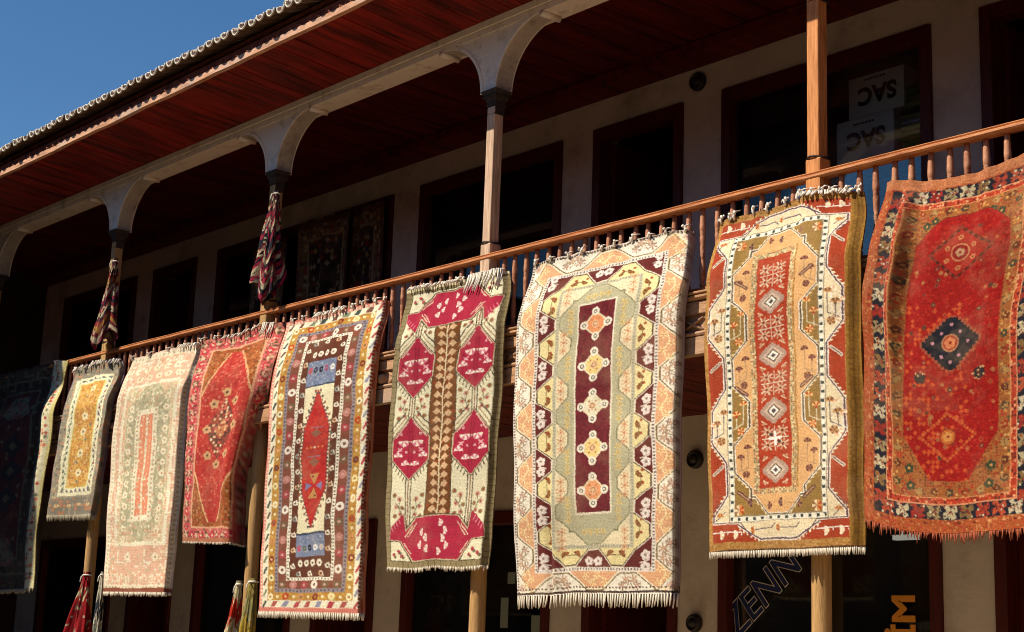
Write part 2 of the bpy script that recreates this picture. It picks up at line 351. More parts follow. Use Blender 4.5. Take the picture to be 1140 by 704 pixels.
# lettering on the shop windows
def text_mesh(txt, size, name, m, parent, mw, outline=False, extr=.001, offset=0.0, space=1.0):
    cu = bpy.data.curves.new(name, 'FONT'); cu.body = txt; cu.size = size; cu.extrude = extr; cu.offset = offset; cu.space_character = space; cu.align_x = 'LEFT'
    if outline: cu.fill_mode = 'NONE'; cu.bevel_depth = .0035; cu.bevel_resolution = 0; cu.extrude = 0
    to = bpy.data.objects.new(name, cu); COL.objects.link(to)
    bpy.context.view_layer.update(); dg = bpy.context.evaluated_depsgraph_get()
    me = bpy.data.meshes.new_from_object(to.evaluated_get(dg)); bpy.data.objects.remove(to); bpy.data.curves.remove(cu)
    me.transform(mw); me.materials.clear(); me.materials.append(m)
    o = bpy.data.objects.new(name, me); COL.objects.link(o)
    if parent: o.parent = parent
    return o
RX = Matrix.Rotation(PI/2, 4, 'X')
wlow = WIN[(-2.44, 'low')]
T1 = Matrix.Translation((-2.31, 2.048, 1.78)) @ Matrix.Rotation(-math.radians(40), 4, 'Y') @ RX @ Matrix.Diagonal((.92, 1, 1, 1))
text_mesh('ZENN', .33, 'window_lettering', MT['navy'], wlow, T1, offset=.004)
text_mesh('ZENN', .33, 'window_lettering', MT['outline'], wlow, Matrix.Translation((0, -.004, 0)) @ T1, outline=True, offset=.006)
T2 = Matrix.Translation((-.735, 2.045, 1.80)) @ Matrix.Rotation(-PI/2, 4, 'Y') @ RX @ Matrix.Diagonal((1.0, 1, 1, 1))
text_mesh('\u0130M', .25, 'window_lettering', MT['orange'], wlow, T2, offset=.010, space=1.05)
# small notices on the shop glass between the middle posts
wl2 = WIN[(-6.41, 'low')]
for x, z, w, h in ((-4.95, 2.21, .10, .10), (-5.03, 1.83, .10, .26), (-4.62, 1.68, .20, .26)): pn = MB(); pn.box(x, x+w, 2.044, 2.047, z, z+h); pn.build('window_notice', MT['notice'], wl2)
# ceiling tube lamp inside the shop
lm = bpy.data.materials.new('lamp_tube'); lm.use_nodes = True; e = lm.node_tree.nodes['Principled BSDF']; e.inputs['Emission Color'].default_value = (1, .9, .8, 1); e.inputs['Emission Strength'].default_value = .3
t = MB(); t.box(-1.17, -.97, 2.42, 2.47, 2.512, 2.548); t.box(-1.11, -1.10, 2.44, 2.45, 2.548, 3.30); t.box(-1.04, -1.03, 2.44, 2.45, 2.548, 3.30)
tag(t.build('tube_lamp', lm), 'small white tube lamp hanging inside the dark shop under the red rug', 'lamp')
OUTL={
0:([(-11.777,4.478),(-11.699,4.287),(-11.621,4.097),(-11.542,3.907),(-11.464,3.717),(-11.430,3.518),(-11.440,3.311),(-11.450,3.103),(-11.460,2.895),(-11.449,2.688),(-11.429,2.481),(-11.408,2.274),(-11.388,2.068)],
[(-9.711,4.445),(-9.791,4.261),(-9.725,4.087),(-9.657,3.905),(-9.648,3.705),(-9.677,3.502),(-9.724,3.303),(-9.767,3.103),(-9.807,2.902),(-9.839,2.701),(-9.826,2.497),(-9.812,2.292),(-9.799,2.088)],
[(-11.777,4.478),(-11.518,4.479),(-11.260,4.480),(-11.002,4.481),(-10.744,4.476),(-10.486,4.471),(-10.227,4.465),(-9.969,4.456),(-9.711,4.445)],
[(-11.388,2.068),(-11.189,2.070),(-10.991,2.073),(-10.792,2.075),(-10.593,2.078),(-10.395,2.080),(-10.196,2.083),(-9.998,2.085),(-9.799,2.088)]),
1:([(-9.582,4.324),(-9.569,4.206),(-9.513,4.092),(-9.458,3.981),(-9.431,3.861),(-9.446,3.730),(-9.470,3.600),(-9.494,3.470),(-9.516,3.340),(-9.538,3.210),(-9.558,3.079),(-9.576,2.948),(-9.585,2.817)],
[(-8.497,4.307),(-8.427,4.195),(-8.362,4.087),(-8.341,3.967),(-8.352,3.840),(-8.370,3.708),(-8.380,3.575),(-8.389,3.442),(-8.399,3.309),(-8.418,3.177),(-8.448,3.047),(-8.483,2.919),(-8.517,2.790)],
[(-9.582,4.324),(-9.446,4.322),(-9.310,4.321),(-9.174,4.322),(-9.040,4.344),(-8.904,4.336),(-8.769,4.327),(-8.633,4.317),(-8.497,4.307)],
[(-9.585,2.817),(-9.452,2.813),(-9.318,2.810),(-9.185,2.807),(-9.051,2.803),(-8.918,2.800),(-8.784,2.796),(-8.651,2.793),(-8.517,2.790)]),
2:([(-8.313,4.299),(-8.333,4.126),(-8.268,3.959),(-8.273,3.775),(-8.290,3.583),(-8.297,3.391),(-8.296,3.199),(-8.295,3.007),(-8.299,2.814),(-8.302,2.622),(-8.287,2.430),(-8.271,2.239),(-8.255,2.047)],
[(-6.932,4.283),(-6.907,4.102),(-6.832,3.939),(-6.883,3.762),(-6.892,3.570),(-6.894,3.377),(-6.891,3.184),(-6.911,2.994),(-6.919,2.801),(-6.933,2.609),(-6.958,2.418),(-6.968,2.226),(-6.962,2.034)],
[(-8.313,4.299),(-8.141,4.298),(-7.968,4.296),(-7.795,4.299),(-7.622,4.303),(-7.449,4.305),(-7.277,4.304),(-7.104,4.294),(-6.932,4.283)],
[(-8.255,2.047),(-8.093,2.045),(-7.932,2.044),(-7.770,2.042),(-7.608,2.040),(-7.447,2.039),(-7.285,2.037),(-7.124,2.035),(-6.962,2.034)]),
3:([(-6.972,4.307),(-6.930,4.163),(-6.887,4.020),(-6.847,3.878),(-6.856,3.723),(-6.854,3.567),(-6.852,3.412),(-6.850,3.256),(-6.845,3.100),(-6.840,2.945),(-6.834,2.789),(-6.828,2.633),(-6.822,2.478)],
[(-5.573,4.309),(-5.560,4.149),(-5.506,4.005),(-5.511,3.853),(-5.560,3.695),(-5.612,3.538),(-5.677,3.386),(-5.763,3.245),(-5.825,3.092),(-5.859,2.930),(-5.854,2.764),(-5.842,2.599),(-5.816,2.435)],
[(-6.972,4.307),(-6.797,4.308),(-6.621,4.295),(-6.446,4.283),(-6.270,4.280),(-6.096,4.298),(-5.924,4.328),(-5.749,4.310),(-5.573,4.309)],
[(-6.822,2.478),(-6.696,2.472),(-6.570,2.467),(-6.445,2.462),(-6.319,2.456),(-6.193,2.451),(-6.067,2.446),(-5.942,2.441),(-5.816,2.435)]),
4:([(-5.532,4.292),(-5.531,4.102),(-5.472,3.921),(-5.505,3.720),(-5.511,3.515),(-5.516,3.311),(-5.521,3.106),(-5.526,2.902),(-5.532,2.697),(-5.540,2.493),(-5.535,2.289),(-5.523,2.084),(-5.523,1.880)],
[(-4.089,4.296),(-4.036,4.110),(-3.986,3.923),(-4.000,3.723),(-4.008,3.517),(-4.017,3.311),(-4.029,3.105),(-4.045,2.900),(-4.058,2.694),(-4.053,2.488),(-4.049,2.282),(-4.045,2.076),(-4.040,1.869)],
[(-5.532,4.292),(-5.352,4.288),(-5.172,4.284),(-4.991,4.284),(-4.811,4.290),(-4.631,4.294),(-4.450,4.293),(-4.270,4.294),(-4.089,4.296)],
[(-5.523,1.880),(-5.338,1.879),(-5.153,1.878),(-4.967,1.876),(-4.782,1.875),(-4.597,1.874),(-4.411,1.872),(-4.226,1.871),(-4.040,1.869)]),
5:([(-3.842,4.320),(-3.841,4.148),(-3.786,3.991),(-3.776,3.820),(-3.803,3.643),(-3.808,3.463),(-3.821,3.283),(-3.826,3.104),(-3.829,2.924),(-3.832,2.744),(-3.827,2.564),(-3.816,2.384),(-3.786,2.207)],
[(-2.659,4.302),(-2.593,4.145),(-2.543,3.982),(-2.522,3.811),(-2.524,3.631),(-2.527,3.451),(-2.543,3.272),(-2.560,3.093),(-2.573,2.914),(-2.584,2.735),(-2.594,2.555),(-2.601,2.376),(-2.629,2.202)],
[(-3.842,4.320),(-3.694,4.314),(-3.546,4.309),(-3.398,4.305),(-3.250,4.301),(-3.103,4.308),(-2.955,4.310),(-2.807,4.306),(-2.659,4.302)],
[(-3.786,2.207),(-3.641,2.199),(-3.496,2.191),(-3.352,2.196),(-3.208,2.208),(-3.063,2.200),(-2.919,2.192),(-2.774,2.197),(-2.629,2.202)]),
6:([(-2.400,4.292),(-2.407,4.105),(-2.386,3.927),(-2.394,3.736),(-2.402,3.542),(-2.409,3.348),(-2.411,3.154),(-2.405,2.960),(-2.398,2.766),(-2.392,2.572),(-2.385,2.378),(-2.356,2.186),(-2.327,1.995)],
[(-0.874,4.277),(-0.833,4.097),(-0.785,3.926),(-0.810,3.737),(-0.817,3.545),(-0.826,3.353),(-0.837,3.161),(-0.840,2.969),(-0.842,2.777),(-0.844,2.584),(-0.844,2.392),(-0.843,2.200),(-0.849,2.008)],
[(-2.400,4.292),(-2.209,4.298),(-2.018,4.300),(-1.827,4.296),(-1.637,4.293),(-1.446,4.293),(-1.255,4.293),(-1.065,4.290),(-0.874,4.277)],
[(-2.327,1.995),(-2.142,1.997),(-1.957,1.999),(-1.774,2.014),(-1.589,2.009),(-1.404,2.005),(-1.219,2.005),(-1.034,2.006),(-0.849,2.008)]),
7:([(-0.672,4.285),(-0.674,4.122),(-0.649,3.963),(-0.641,3.796),(-0.656,3.624),(-0.654,3.452),(-0.646,3.280),(-0.637,3.108),(-0.632,2.935),(-0.631,2.763),(-0.628,2.590),(-0.625,2.418),(-0.616,2.246)],
[(0.420,4.273),(0.462,4.116),(0.495,3.960),(0.499,3.791),(0.492,3.621),(0.490,3.450),(0.492,3.279),(0.495,3.108),(0.494,2.937),(0.488,2.766),(0.482,2.595),(0.484,2.424),(0.486,2.253)],
[(-0.672,4.285),(-0.535,4.286),(-0.398,4.287),(-0.261,4.288),(-0.124,4.299),(0.012,4.316),(0.147,4.302),(0.283,4.284),(0.420,4.273)],
[(-0.616,2.246),(-0.478,2.248),(-0.340,2.250),(-0.203,2.251),(-0.065,2.251),(0.073,2.251),(0.211,2.252),(0.348,2.252),(0.486,2.253)]),
8:([(0.567,4.292),(0.560,4.136),(0.559,3.990),(0.540,3.836),(0.504,3.681),(0.500,3.521),(0.503,3.362),(0.501,3.202),(0.496,3.042),(0.491,2.882),(0.488,2.722),(0.486,2.562),(0.485,2.403)],
[(1.658,4.281),(1.678,4.123),(1.693,3.965),(1.691,3.806),(1.649,3.645),(1.623,3.480),(1.604,3.314),(1.595,3.147),(1.586,2.981),(1.578,2.814),(1.571,2.647),(1.564,2.481),(1.556,2.314)],
[(0.567,4.292),(0.703,4.270),(0.838,4.240),(0.974,4.221),(1.112,4.215),(1.249,4.224),(1.385,4.249),(1.521,4.268),(1.658,4.281)],
[(0.485,2.403),(0.614,2.362),(0.745,2.329),(0.879,2.314),(1.014,2.305),(1.150,2.309),(1.285,2.313),(1.421,2.318),(1.556,2.314)])}
# ------------------------------------------------------------------ carpet drawing: every knot is a vertex colour of the pile mesh
class Cv:
    def __init__(s, W, H, k, bg):
        s.W, s.H, s.k = W, H, k; s.nw, s.nh = int(W*k)+1, int(H*k)+1; s.ss = 2
        a = (np.arange(s.nw*s.ss)+.5)/(s.nw*s.ss)*W; b = (np.arange(s.nh*s.ss)+.5)/(s.nh*s.ss)*H
        s.a, s.b = a, b; s.U, s.V = np.meshgrid(a, b); s.I = np.zeros(s.U.shape+(3,)); s.I[:] = lin(bg)
        s.DH = np.minimum(s.U, W-s.U); s.DV = np.minimum(s.V, H-s.V); s.D = np.minimum(s.DH, s.DV); s.vert = s.DH < s.DV
    def fill(s, m, c): s.I[m] = lin(c)
    def win(s, u0, v0, u1, v1):
        i0, i1 = np.searchsorted(s.a, [u0, u1]); j0, j1 = np.searchsorted(s.b, [v0, v1]); return slice(j0, j1), slice(i0, i1)
    def rect(s, u0, v0, u1, v1, c): s.I[s.win(u0, v0, u1, v1)] = lin(c)
    def disc(s, u, v, r, c, rv=None):
        rv = rv or r; w = s.win(u-r, v-rv, u+r, v+rv); m = ((s.U[w]-u)/r)**2+((s.V[w]-v)/rv)**2 < 1; s.I[w][m] = lin(c)
    def dia(s, u, v, r, c, rv=None, step=0):
        rv = rv or r; w = s.win(u-r, v-rv, u+r, v+rv); du, dv = abs(s.U[w]-u), abs(s.V[w]-v)
        if step: du = np.floor(du/step)*step; dv = np.floor(dv/step)*step
        m = du/r+dv/rv < 1; s.I[w][m] = lin(c)
    def poly(s, P, c):
        P = np.array(P, float); w = s.win(P[:, 0].min(), P[:, 1].min(), P[:, 0].max(), P[:, 1].max()); U, V = s.U[w], s.V[w]; m = np.zeros(U.shape, bool)
        for (x1, y1), (x2, y2) in zip(P, np.roll(P, -1, 0)):
            if y1 == y2: continue
            m ^= ((y1 > V) != (y2 > V)) & (U < (x2-x1)*(V-y1)/(y2-y1)+x1)
        s.I[w][m] = lin(c)
    def line(s, P, t, c):
        for (x1, y1), (x2, y2) in zip(P[:-1], P[1:]):
            h = t/2; w = s.win(min(x1, x2)-h, min(y1, y2)-h, max(x1, x2)+h, max(y1, y2)+h); U, V = s.U[w]-x1, s.V[w]-y1
            dx, dy = x2-x1, y2-y1; L = dx*dx+dy*dy+1e-9; q = np.clip((U*dx+V*dy)/L, 0, 1); m = (U-q*dx)**2+(V-q*dy)**2 < h*h; s.I[w][m] = lin(c)
    def ring(s, u, v, r, t, c):
        w = s.win(u-r, v-r, u+r, v+r); d = np.hypot(s.U[w]-u, s.V[w]-v); s.I[w][(d < r) & (d > r-t)] = lin(c)
    def band(s, d0, d1, c): s.fill((s.D >= d0) & (s.D < d1), c)
    def side(s, dm):         # coordinate along the nearest side, 0..1 between the mitres
        q = np.where(s.vert, (s.V-dm)/(s.H-2*dm), (s.U-dm)/(s.W-2*dm)); return np.clip(q, 0, 1)
    def dots(s, d0, d1, bg, c, pitch, duty=.5):
        m = (s.D >= d0) & (s.D < d1); s.fill(m, bg); q = np.where(s.vert, s.V, s.U)
        mm = (s.D >= d0+(d1-d0)*.22) & (s.D < d1-(d1-d0)*.22) & ((q/pitch) % 1 < duty); s.fill(mm, c)
    def zig(s, d0, d1, nv, nh, cin, cout, cl, lw=1.2, ph=0.0, cl2=None, lo=.08, hi=.92, slope=1.6):
        dm = (d0+d1)/2; q = s.side(dm)*np.where(s.vert, nv, nh)+ph
        tri = 1-abs(2*(q % 1)-1)*2                   # -1 at integers, 1 halfway
        w = np.clip(tri*slope*.5+.5, 0, 1); db = d0+(d1-d0)*(lo+(hi-lo)*w)
        m = (s.D >= d0) & (s.D < d1); s.fill(m & (s.D >= db), cin); s.fill(m & (s.D < db), cout)
        if cl2: s.fill(m & (s.D >= db) & (s.D < db+lw*1.9), cl2)
        s.fill(m & (abs(s.D-db) < lw*.6), cl)
        return db
    def around(s, dm, nv, nh, ph=0.0):               # centres of the wave along the sides: (u, v, outward angle)
        out = []
        for i in range(nv+1):
            q = (i+ph)/nv
            if 0 <= q <= 1: v = dm+q*(s.H-2*dm); out += [(dm, v, PI), (s.W-dm, v, 0)]
        for i in range(nh+1):
            q = (i+ph)/nh
            if 0 < q < 1: u = dm+q*(s.W-2*dm); out += [(u, dm, -PI/2), (u, s.H-dm, PI/2)]
        return out
    def flower(s, u, v, r, c, cc):
        for k in range(5): s.disc(u+r*.6*math.cos(k*1.257-.5), v+r*.6*math.sin(k*1.257-.5), r*.46, c)
        s.disc(u, v, r*.3, cc)
    def burst(s, u, v, r, c, cc, n=6):
        for k in range(n): a = 2*PI*k/n+.4; s.line([(u+r*.25*math.cos(a), v+r*.25*math.sin(a)), (u+r*math.cos(a), v+r*math.sin(a))], r*.26, c); s.disc(u+r*.85*math.cos(a), v+r*.85*math.sin(a), r*.2, c)
        s.disc(u, v, r*.22, cc)
    def fan(s, u, v, r, ang, c1, c2):
        for k in range(5):
            a0, a1 = ang-1.5+k*.6, ang-1.5+(k+1)*.6
            s.poly([(u, v), (u+r*math.cos(a0), v+r*math.sin(a0)), (u+r*math.cos(a1), v+r*math.sin(a1))], c1 if k % 2 == 0 else c2)
    def sprig(s, u, v, sz, ang, stem, c1, c2, kind=0):
        def T(x, y): return (u+(x*math.cos(ang)-y*math.sin(ang))*sz, v+(x*math.sin(ang)+y*math.cos(ang))*sz)
        s.line([T(-.55, 0), T(.1, 0), T(.35, -.45)], .9, stem); s.line([T(.0, 0), T(.35, .45)], .9, stem); s.line([T(-.3, 0), T(-.1, .6)], .8, stem)
        for x, y in ((.45, -.6), (.45, .6), (-.05, .75), (-.35, -.45)):
            p = T(x, y)
            if kind == 0: s.flower(p[0], p[1], sz*.34, c1, c2)
            elif kind == 1: s.fan(p[0], p[1], sz*.42, ang, c1, c2)
            else: s.disc(p[0], p[1], sz*.2, c1); s.disc(p[0]+.6, p[1]+.6, sz*.1, c2)
    def speck(s, mask, cols, dens, cell=2.0, seed=1):
        r = np.random.default_rng(seed); gx, gy = int(s.W/cell)+2, int(s.H/cell)+2; R = r.random((gy, gx)); K = r.integers(0, len(cols), (gy, gx))
        i = (s.V/cell).astype(int); j = (s.U/cell).astype(int); hit = R[i, j] < dens; k = K[i, j]
        fx, fy = (s.U/cell) % 1-.5, (s.V/cell) % 1-.5; hit &= (abs(fx)+abs(fy) < .55)
        for n, c in enumerate(cols): s.fill(mask & hit & (k == n), c)
    def out(s, seed=0, wear=.10):
        r0 = np.random.default_rng(seed+500); hh, ww = s.U.shape            # hand-knotted unevenness: slow warp plus knot jitter
        def lowf(n, m, amp):
            G = r0.normal(0, amp, (n+1, m+1)); y = np.linspace(0, n-.001, hh); x = np.linspace(0, m-.001, ww); a, b = y.astype(int), x.astype(int); f, g = (y-a)[:, None], (x-b)[None]
            f = f*f*(3-2*f); g = g*g*(3-2*g)
            return G[a][:, b]*(1-f)*(1-g)+G[a+1][:, b]*f*(1-g)+G[a][:, b+1]*(1-f)*g+G[a+1][:, b+1]*f*g
        k2 = s.k*s.ss; jh, jw = hh//3+1, ww//3+1
        J1, J2 = [np.repeat(np.repeat(r0.normal(0, .17, (jh, jw)), 3, 0), 3, 1)[:hh, :ww] for _ in (0, 1)]
        yi = np.clip(np.arange(hh)[:, None]+(lowf(16, 7, .5)+lowf(60, 30, .18)+J1)*k2, 0, hh-1).astype(int); xi = np.clip(np.arange(ww)[None]+(lowf(14, 6, .5)+lowf(60, 30, .18)+J2)*k2, 0, ww-1).astype(int)
        s.I = s.I[yi, xi]
        A = s.I.reshape(s.nh, s.ss, s.nw, s.ss, 3).mean((1, 3)); r = np.random.default_rng(seed)
        A *= 1+r.normal(0, wear*.55, (s.nh, s.nw, 1)); 
        rows = np.cumsum(r.normal(0, .012, s.nh)); rows -= np.linspace(rows[0], rows[-1], s.nh); A *= (1+np.clip(rows, -.12, .12))[:, None, None]     # abrash
        # worn, sun-faded patches
        def big(gy, gx):
            G = r.random((gy+1, gx+1)); yy = np.linspace(0, gy-.001, s.nh); xx = np.linspace(0, gx-.001, s.nw); a, b = yy.astype(int), xx.astype(int); f, g = (yy-a)[:, None], (xx-b)[None]; return G[a][:, b]*(1-f)*(1-g)+G[a+1][:, b]*f*(1-g)+G[a][:, b+1]*(1-f)*g+G[a+1][:, b+1]*f*g
        wv = .5*big(9, 5)+.3*big(30, 15)+.2*big(90, 45); wv = np.clip((wv-.5)*3.2, 0, 1)[..., None]*.15+.02; A = A*(1-wv)+np.array(lin('b89a78'))*wv; A *= (.93+.07*np.cos(np.arange(s.nh)*PI))[:, None, None]
        # slow mottling
        gy, gx = 26, 12; G = r.normal(0, wear*.5, (gy, gx)); yy = np.linspace(0, gy-1.001, s.nh); xx = np.linspace(0, gx-1.001, s.nw)
        iy, ix = yy.astype(int), xx.astype(int); fy, fx = (yy-iy)[:, None], (xx-ix)[None]
        N = G[iy][:, ix]*(1-fy)*(1-fx)+G[iy+1][:, ix]*fy*(1-fx)+G[iy][:, ix+1]*(1-fy)*fx+G[iy+1][:, ix+1]*fy*fx; A *= (1+N)[:, :, None]
        return np.clip(A, 0, .95)

def rug_shade():                                    # 0: far-end rug, the shade on it painted in as dark tones
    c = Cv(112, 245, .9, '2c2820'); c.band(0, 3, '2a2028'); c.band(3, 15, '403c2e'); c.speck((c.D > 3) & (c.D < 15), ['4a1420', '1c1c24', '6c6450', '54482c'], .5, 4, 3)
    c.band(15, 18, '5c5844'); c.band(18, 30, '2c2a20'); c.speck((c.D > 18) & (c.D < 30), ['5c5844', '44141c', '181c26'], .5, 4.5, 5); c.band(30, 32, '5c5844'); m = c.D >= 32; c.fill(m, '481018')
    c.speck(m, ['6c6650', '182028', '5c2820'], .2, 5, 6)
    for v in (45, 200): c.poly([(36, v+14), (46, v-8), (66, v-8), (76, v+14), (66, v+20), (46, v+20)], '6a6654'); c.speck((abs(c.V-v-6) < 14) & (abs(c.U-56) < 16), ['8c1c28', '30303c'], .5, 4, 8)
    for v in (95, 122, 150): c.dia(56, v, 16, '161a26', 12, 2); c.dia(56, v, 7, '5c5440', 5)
    # right border in pale tones, painted as the sunlit side
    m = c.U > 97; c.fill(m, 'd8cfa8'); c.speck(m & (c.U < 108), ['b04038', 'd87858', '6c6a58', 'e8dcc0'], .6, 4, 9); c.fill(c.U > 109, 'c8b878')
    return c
def rug_gold():                                     # 1
    c = Cv(70, 168, 1.3, '8f8674'); m = c.D < 12; c.speck(m, ['a89c86', '6f6658', 'b8a884', 'c48a68', '7e8672'], .6, 3, 11)
    c.fill((c.D < 1.5), '6e5a6c'); c.fill((c.V > 150), '7f7768'); c.speck(c.V > 150, ['b87a58', '9c8f7a'], .35, 4, 12)
    for u in (14, 28, 42, 56): c.fan(u, 160, 4, -PI/2, 'c08a5a', 'd8c8a0')
    x0, x1, y0, y1 = 12, 58, 16, 148
    inn = (c.U > x0) & (c.U < x1) & (c.V > y0) & (c.V < y1); c.fill(inn, 'e9e0bc'); dd = np.minimum(np.minimum(c.U-x0, x1-c.U), np.minimum(c.V-y0, y1-c.V))
    for k in range(20):
        v = y0+5+k*6.3; s = 2.2*math.sin(k*1.1)
        c.disc(x0+4.5+s*.5, v, 1.5, '5f7060'); c.disc(x1-4.5-s*.5, v, 1.5, '6a5c78' if k % 3 else 'a04a40')
        c.line([(x0+4.5+s, v-3), (x0+4.5-s, v+3)], .9, '6e7c6a'); c.line([(x1-4.5-s, v-3), (x1-4.5+s, v+3)], 1, '586458')
    for k in range(7): u = x0+5+k*6; c.disc(u, y0+4.5, 1.6, '5f6c6a'); c.line([(u, y0+3), (u+3, y0+6)], .8, '6a5c50'); c.disc(u, y1-5, 1.5, '6a6478'); c.line([(u, y1-7), (u+3, y1-3)], .8, '6a7a5c')
    f = inn & (dd > 9.5); c.fill(f, 'cf9a4c'); c.speck(f, ['dcae64', 'b97f38', 'e0c088', 'b87048', 'a4803c'], .7, 2.4, 14); c.fill(inn & (dd > 8.5) & (dd < 9.5), 'cfc070')
    for v in (34, 66, 82, 104, 124): c.flower(35, v, 4, 'e8d8a8', '7c5a48'); c.disc(35+random.uniform(-8, 8), v+9, 1.5, '6e7a70')
    return c
def rug_peach():                                    # 2
    c = Cv(104, 272, 1.2, 'e2b498'); c.band(0, 2.5, 'e8ccb6'); c.dots(2.5, 8, 'efe2c4', 'c8b394', 5, .4); m = (c.D > 8) & (c.D < 20); c.speck(m, ['ecc8ac', 'dca888', 'efe0c0', 'c4b494', 'efe4cc'], .75, 3.4, 21)
    x0, x1, y0, y1 = 18, 86, 46, 218
    dd = np.minimum(np.minimum(c.U-x0, x1-c.U), np.minimum(c.V-y0, y1-c.V)); inn = dd > 0
    c.fill((dd > -4) & (dd < 0), 'efe4c6'); c.fill(inn, 'dcc3a0'); c.speck(inn, ['efe0bc', 'd8a888', 'c4b890', 'e8b898'], .6, 4.2, 22)
    dia = abs(c.U-52)/30+np.maximum(0, abs(c.V-132)-62)/34 < 1; c.fill(dia & inn, 'b4ac8c'); c.speck(dia & inn, ['c4bc9a', 'a09878', 'e0d4b0', 'd8b898'], .55, 3.2, 23)
    c.rect(36, 74, 68, 196, 'efe3c4')
    c.dots(0, 0, 'efe3c4', 'c8b394', 4)
    for v in range(76, 194, 5): c.rect(37.5, v, 40, v+2, 'b89c7c'); c.rect(64, v, 66.5, v+2, 'b89c7c')
    c.rect(42, 80, 62, 190, 'e08a68'); c.rect(50.5, 80, 53.5, 190, 'dcbf98')
    for v in range(84, 188, 6): c.dia(52, v, 1.8, 'efe2c4', 2.4); c.dia(46, v+2, 1, 'efc4a4', 1.5); c.dia(58, v+2, 1, 'efc4a4', 1.5)
    for v in (22, 34): 
        for u in range(22, 86, 13): c.flower(u+(v == 34)*6, v, 4.4, 'efe0c0', 'c89070')
    for u in (26, 38, 66, 78): c.fan(u, 210, 5, -PI/2, 'a9a080', 'e8b89a'); c.fan(u, 56, 5, PI/2, 'b8b48e', 'efe0c0')
    for u in (22, 64): c.line([(u, 226), (u, 240), (u+9, 240)], 1.4, 'efe8d0'); c.flower(u+14, 234, 4.5, 'efe0c0', 'b8947a')
    for v in range(58, 216, 12): c.flower(27, v, 3.6, 'efe2c0', 'c08868'); c.flower(77, v+5, 3.6, 'efe2c0', 'c08868')
    c.speck(c.D > 8, ['efe0c4', 'd8a080', 'c8bc98'], .16, 3, 24); c.fill(c.V > 267, '8a4a34'); return c
def rug_redold():                                   # 3
    c = Cv(92, 236, 1.3, 'a8342c'); m = c.D < 15; c.fill(m, 'c0605a'); c.band(0, 1.5, '7c4a34')
    for (u, v, a) in c.around(8, 13, 5):
        c.fan(u, v, 5.4, a, 'c09878', '5c4434'); c.fan(u, v, 4.6, a+PI, 'b85048', '4a3a2c'); c.disc(u, v, 1.8, 'd8b898')
    for (u, v, a) in c.around(8, 13, 5, .5): c.flower(u, v, 4.4, 'c03444', 'e8c0a0')
    c.speck(m, ['d8a088', '5e4030', 'd07868', 'b03c40'], .5, 2.6, 31); c.band(15, 17, 'd8a07c')
    f = c.D >= 17; c.fill(f, 'a05428'); c.speck(f, ['b06838', '80401c', 'b88858', 'a03c2c', '6c4424'], .75, 2.6, 32)
    yy = abs(c.V-118); w = np.where(yy < 40, 30, 30-(yy-40)*.42); hx = (abs(c.U-46) < np.minimum(w, 29)) & (yy < 96); c.fill(hx & f, 'b0302a'); c.fill(f & (abs(abs(c.U-46)-w) < 1) & (yy > 40) & (yy < 96), 'd8a878')
    c.speck(hx & f, ['bc4638', '9c2422', 'c86450'], .5, 3, 33)
    for r, cc in ((1, '6c5038'),):
        q = abs(c.U-46)/20+abs(c.V-112)/34 < 1; c.fill(q, '8e3a2c'); c.speck(q, ['3c3028', 'd8b088', '4a3a34', 'c86858', 'e0c8a0'], .75, 3.4, 34)
    c.dia(46, 112, 8, 'b8724c', 12); c.speck(abs(c.U-46)/8+abs(c.V-112)/12 < 1, ['e0b888', '8c3828'], .5, 2.6, 35)
    for u, v in ((46, 72), (46, 152), (33, 84), (59, 84), (33, 142), (59, 142), (28, 112), (64, 112)): c.flower(u, v, 5, 'c8986c', '4c3a30')
    c.fill(c.V > 231, 'a8684c'); return c
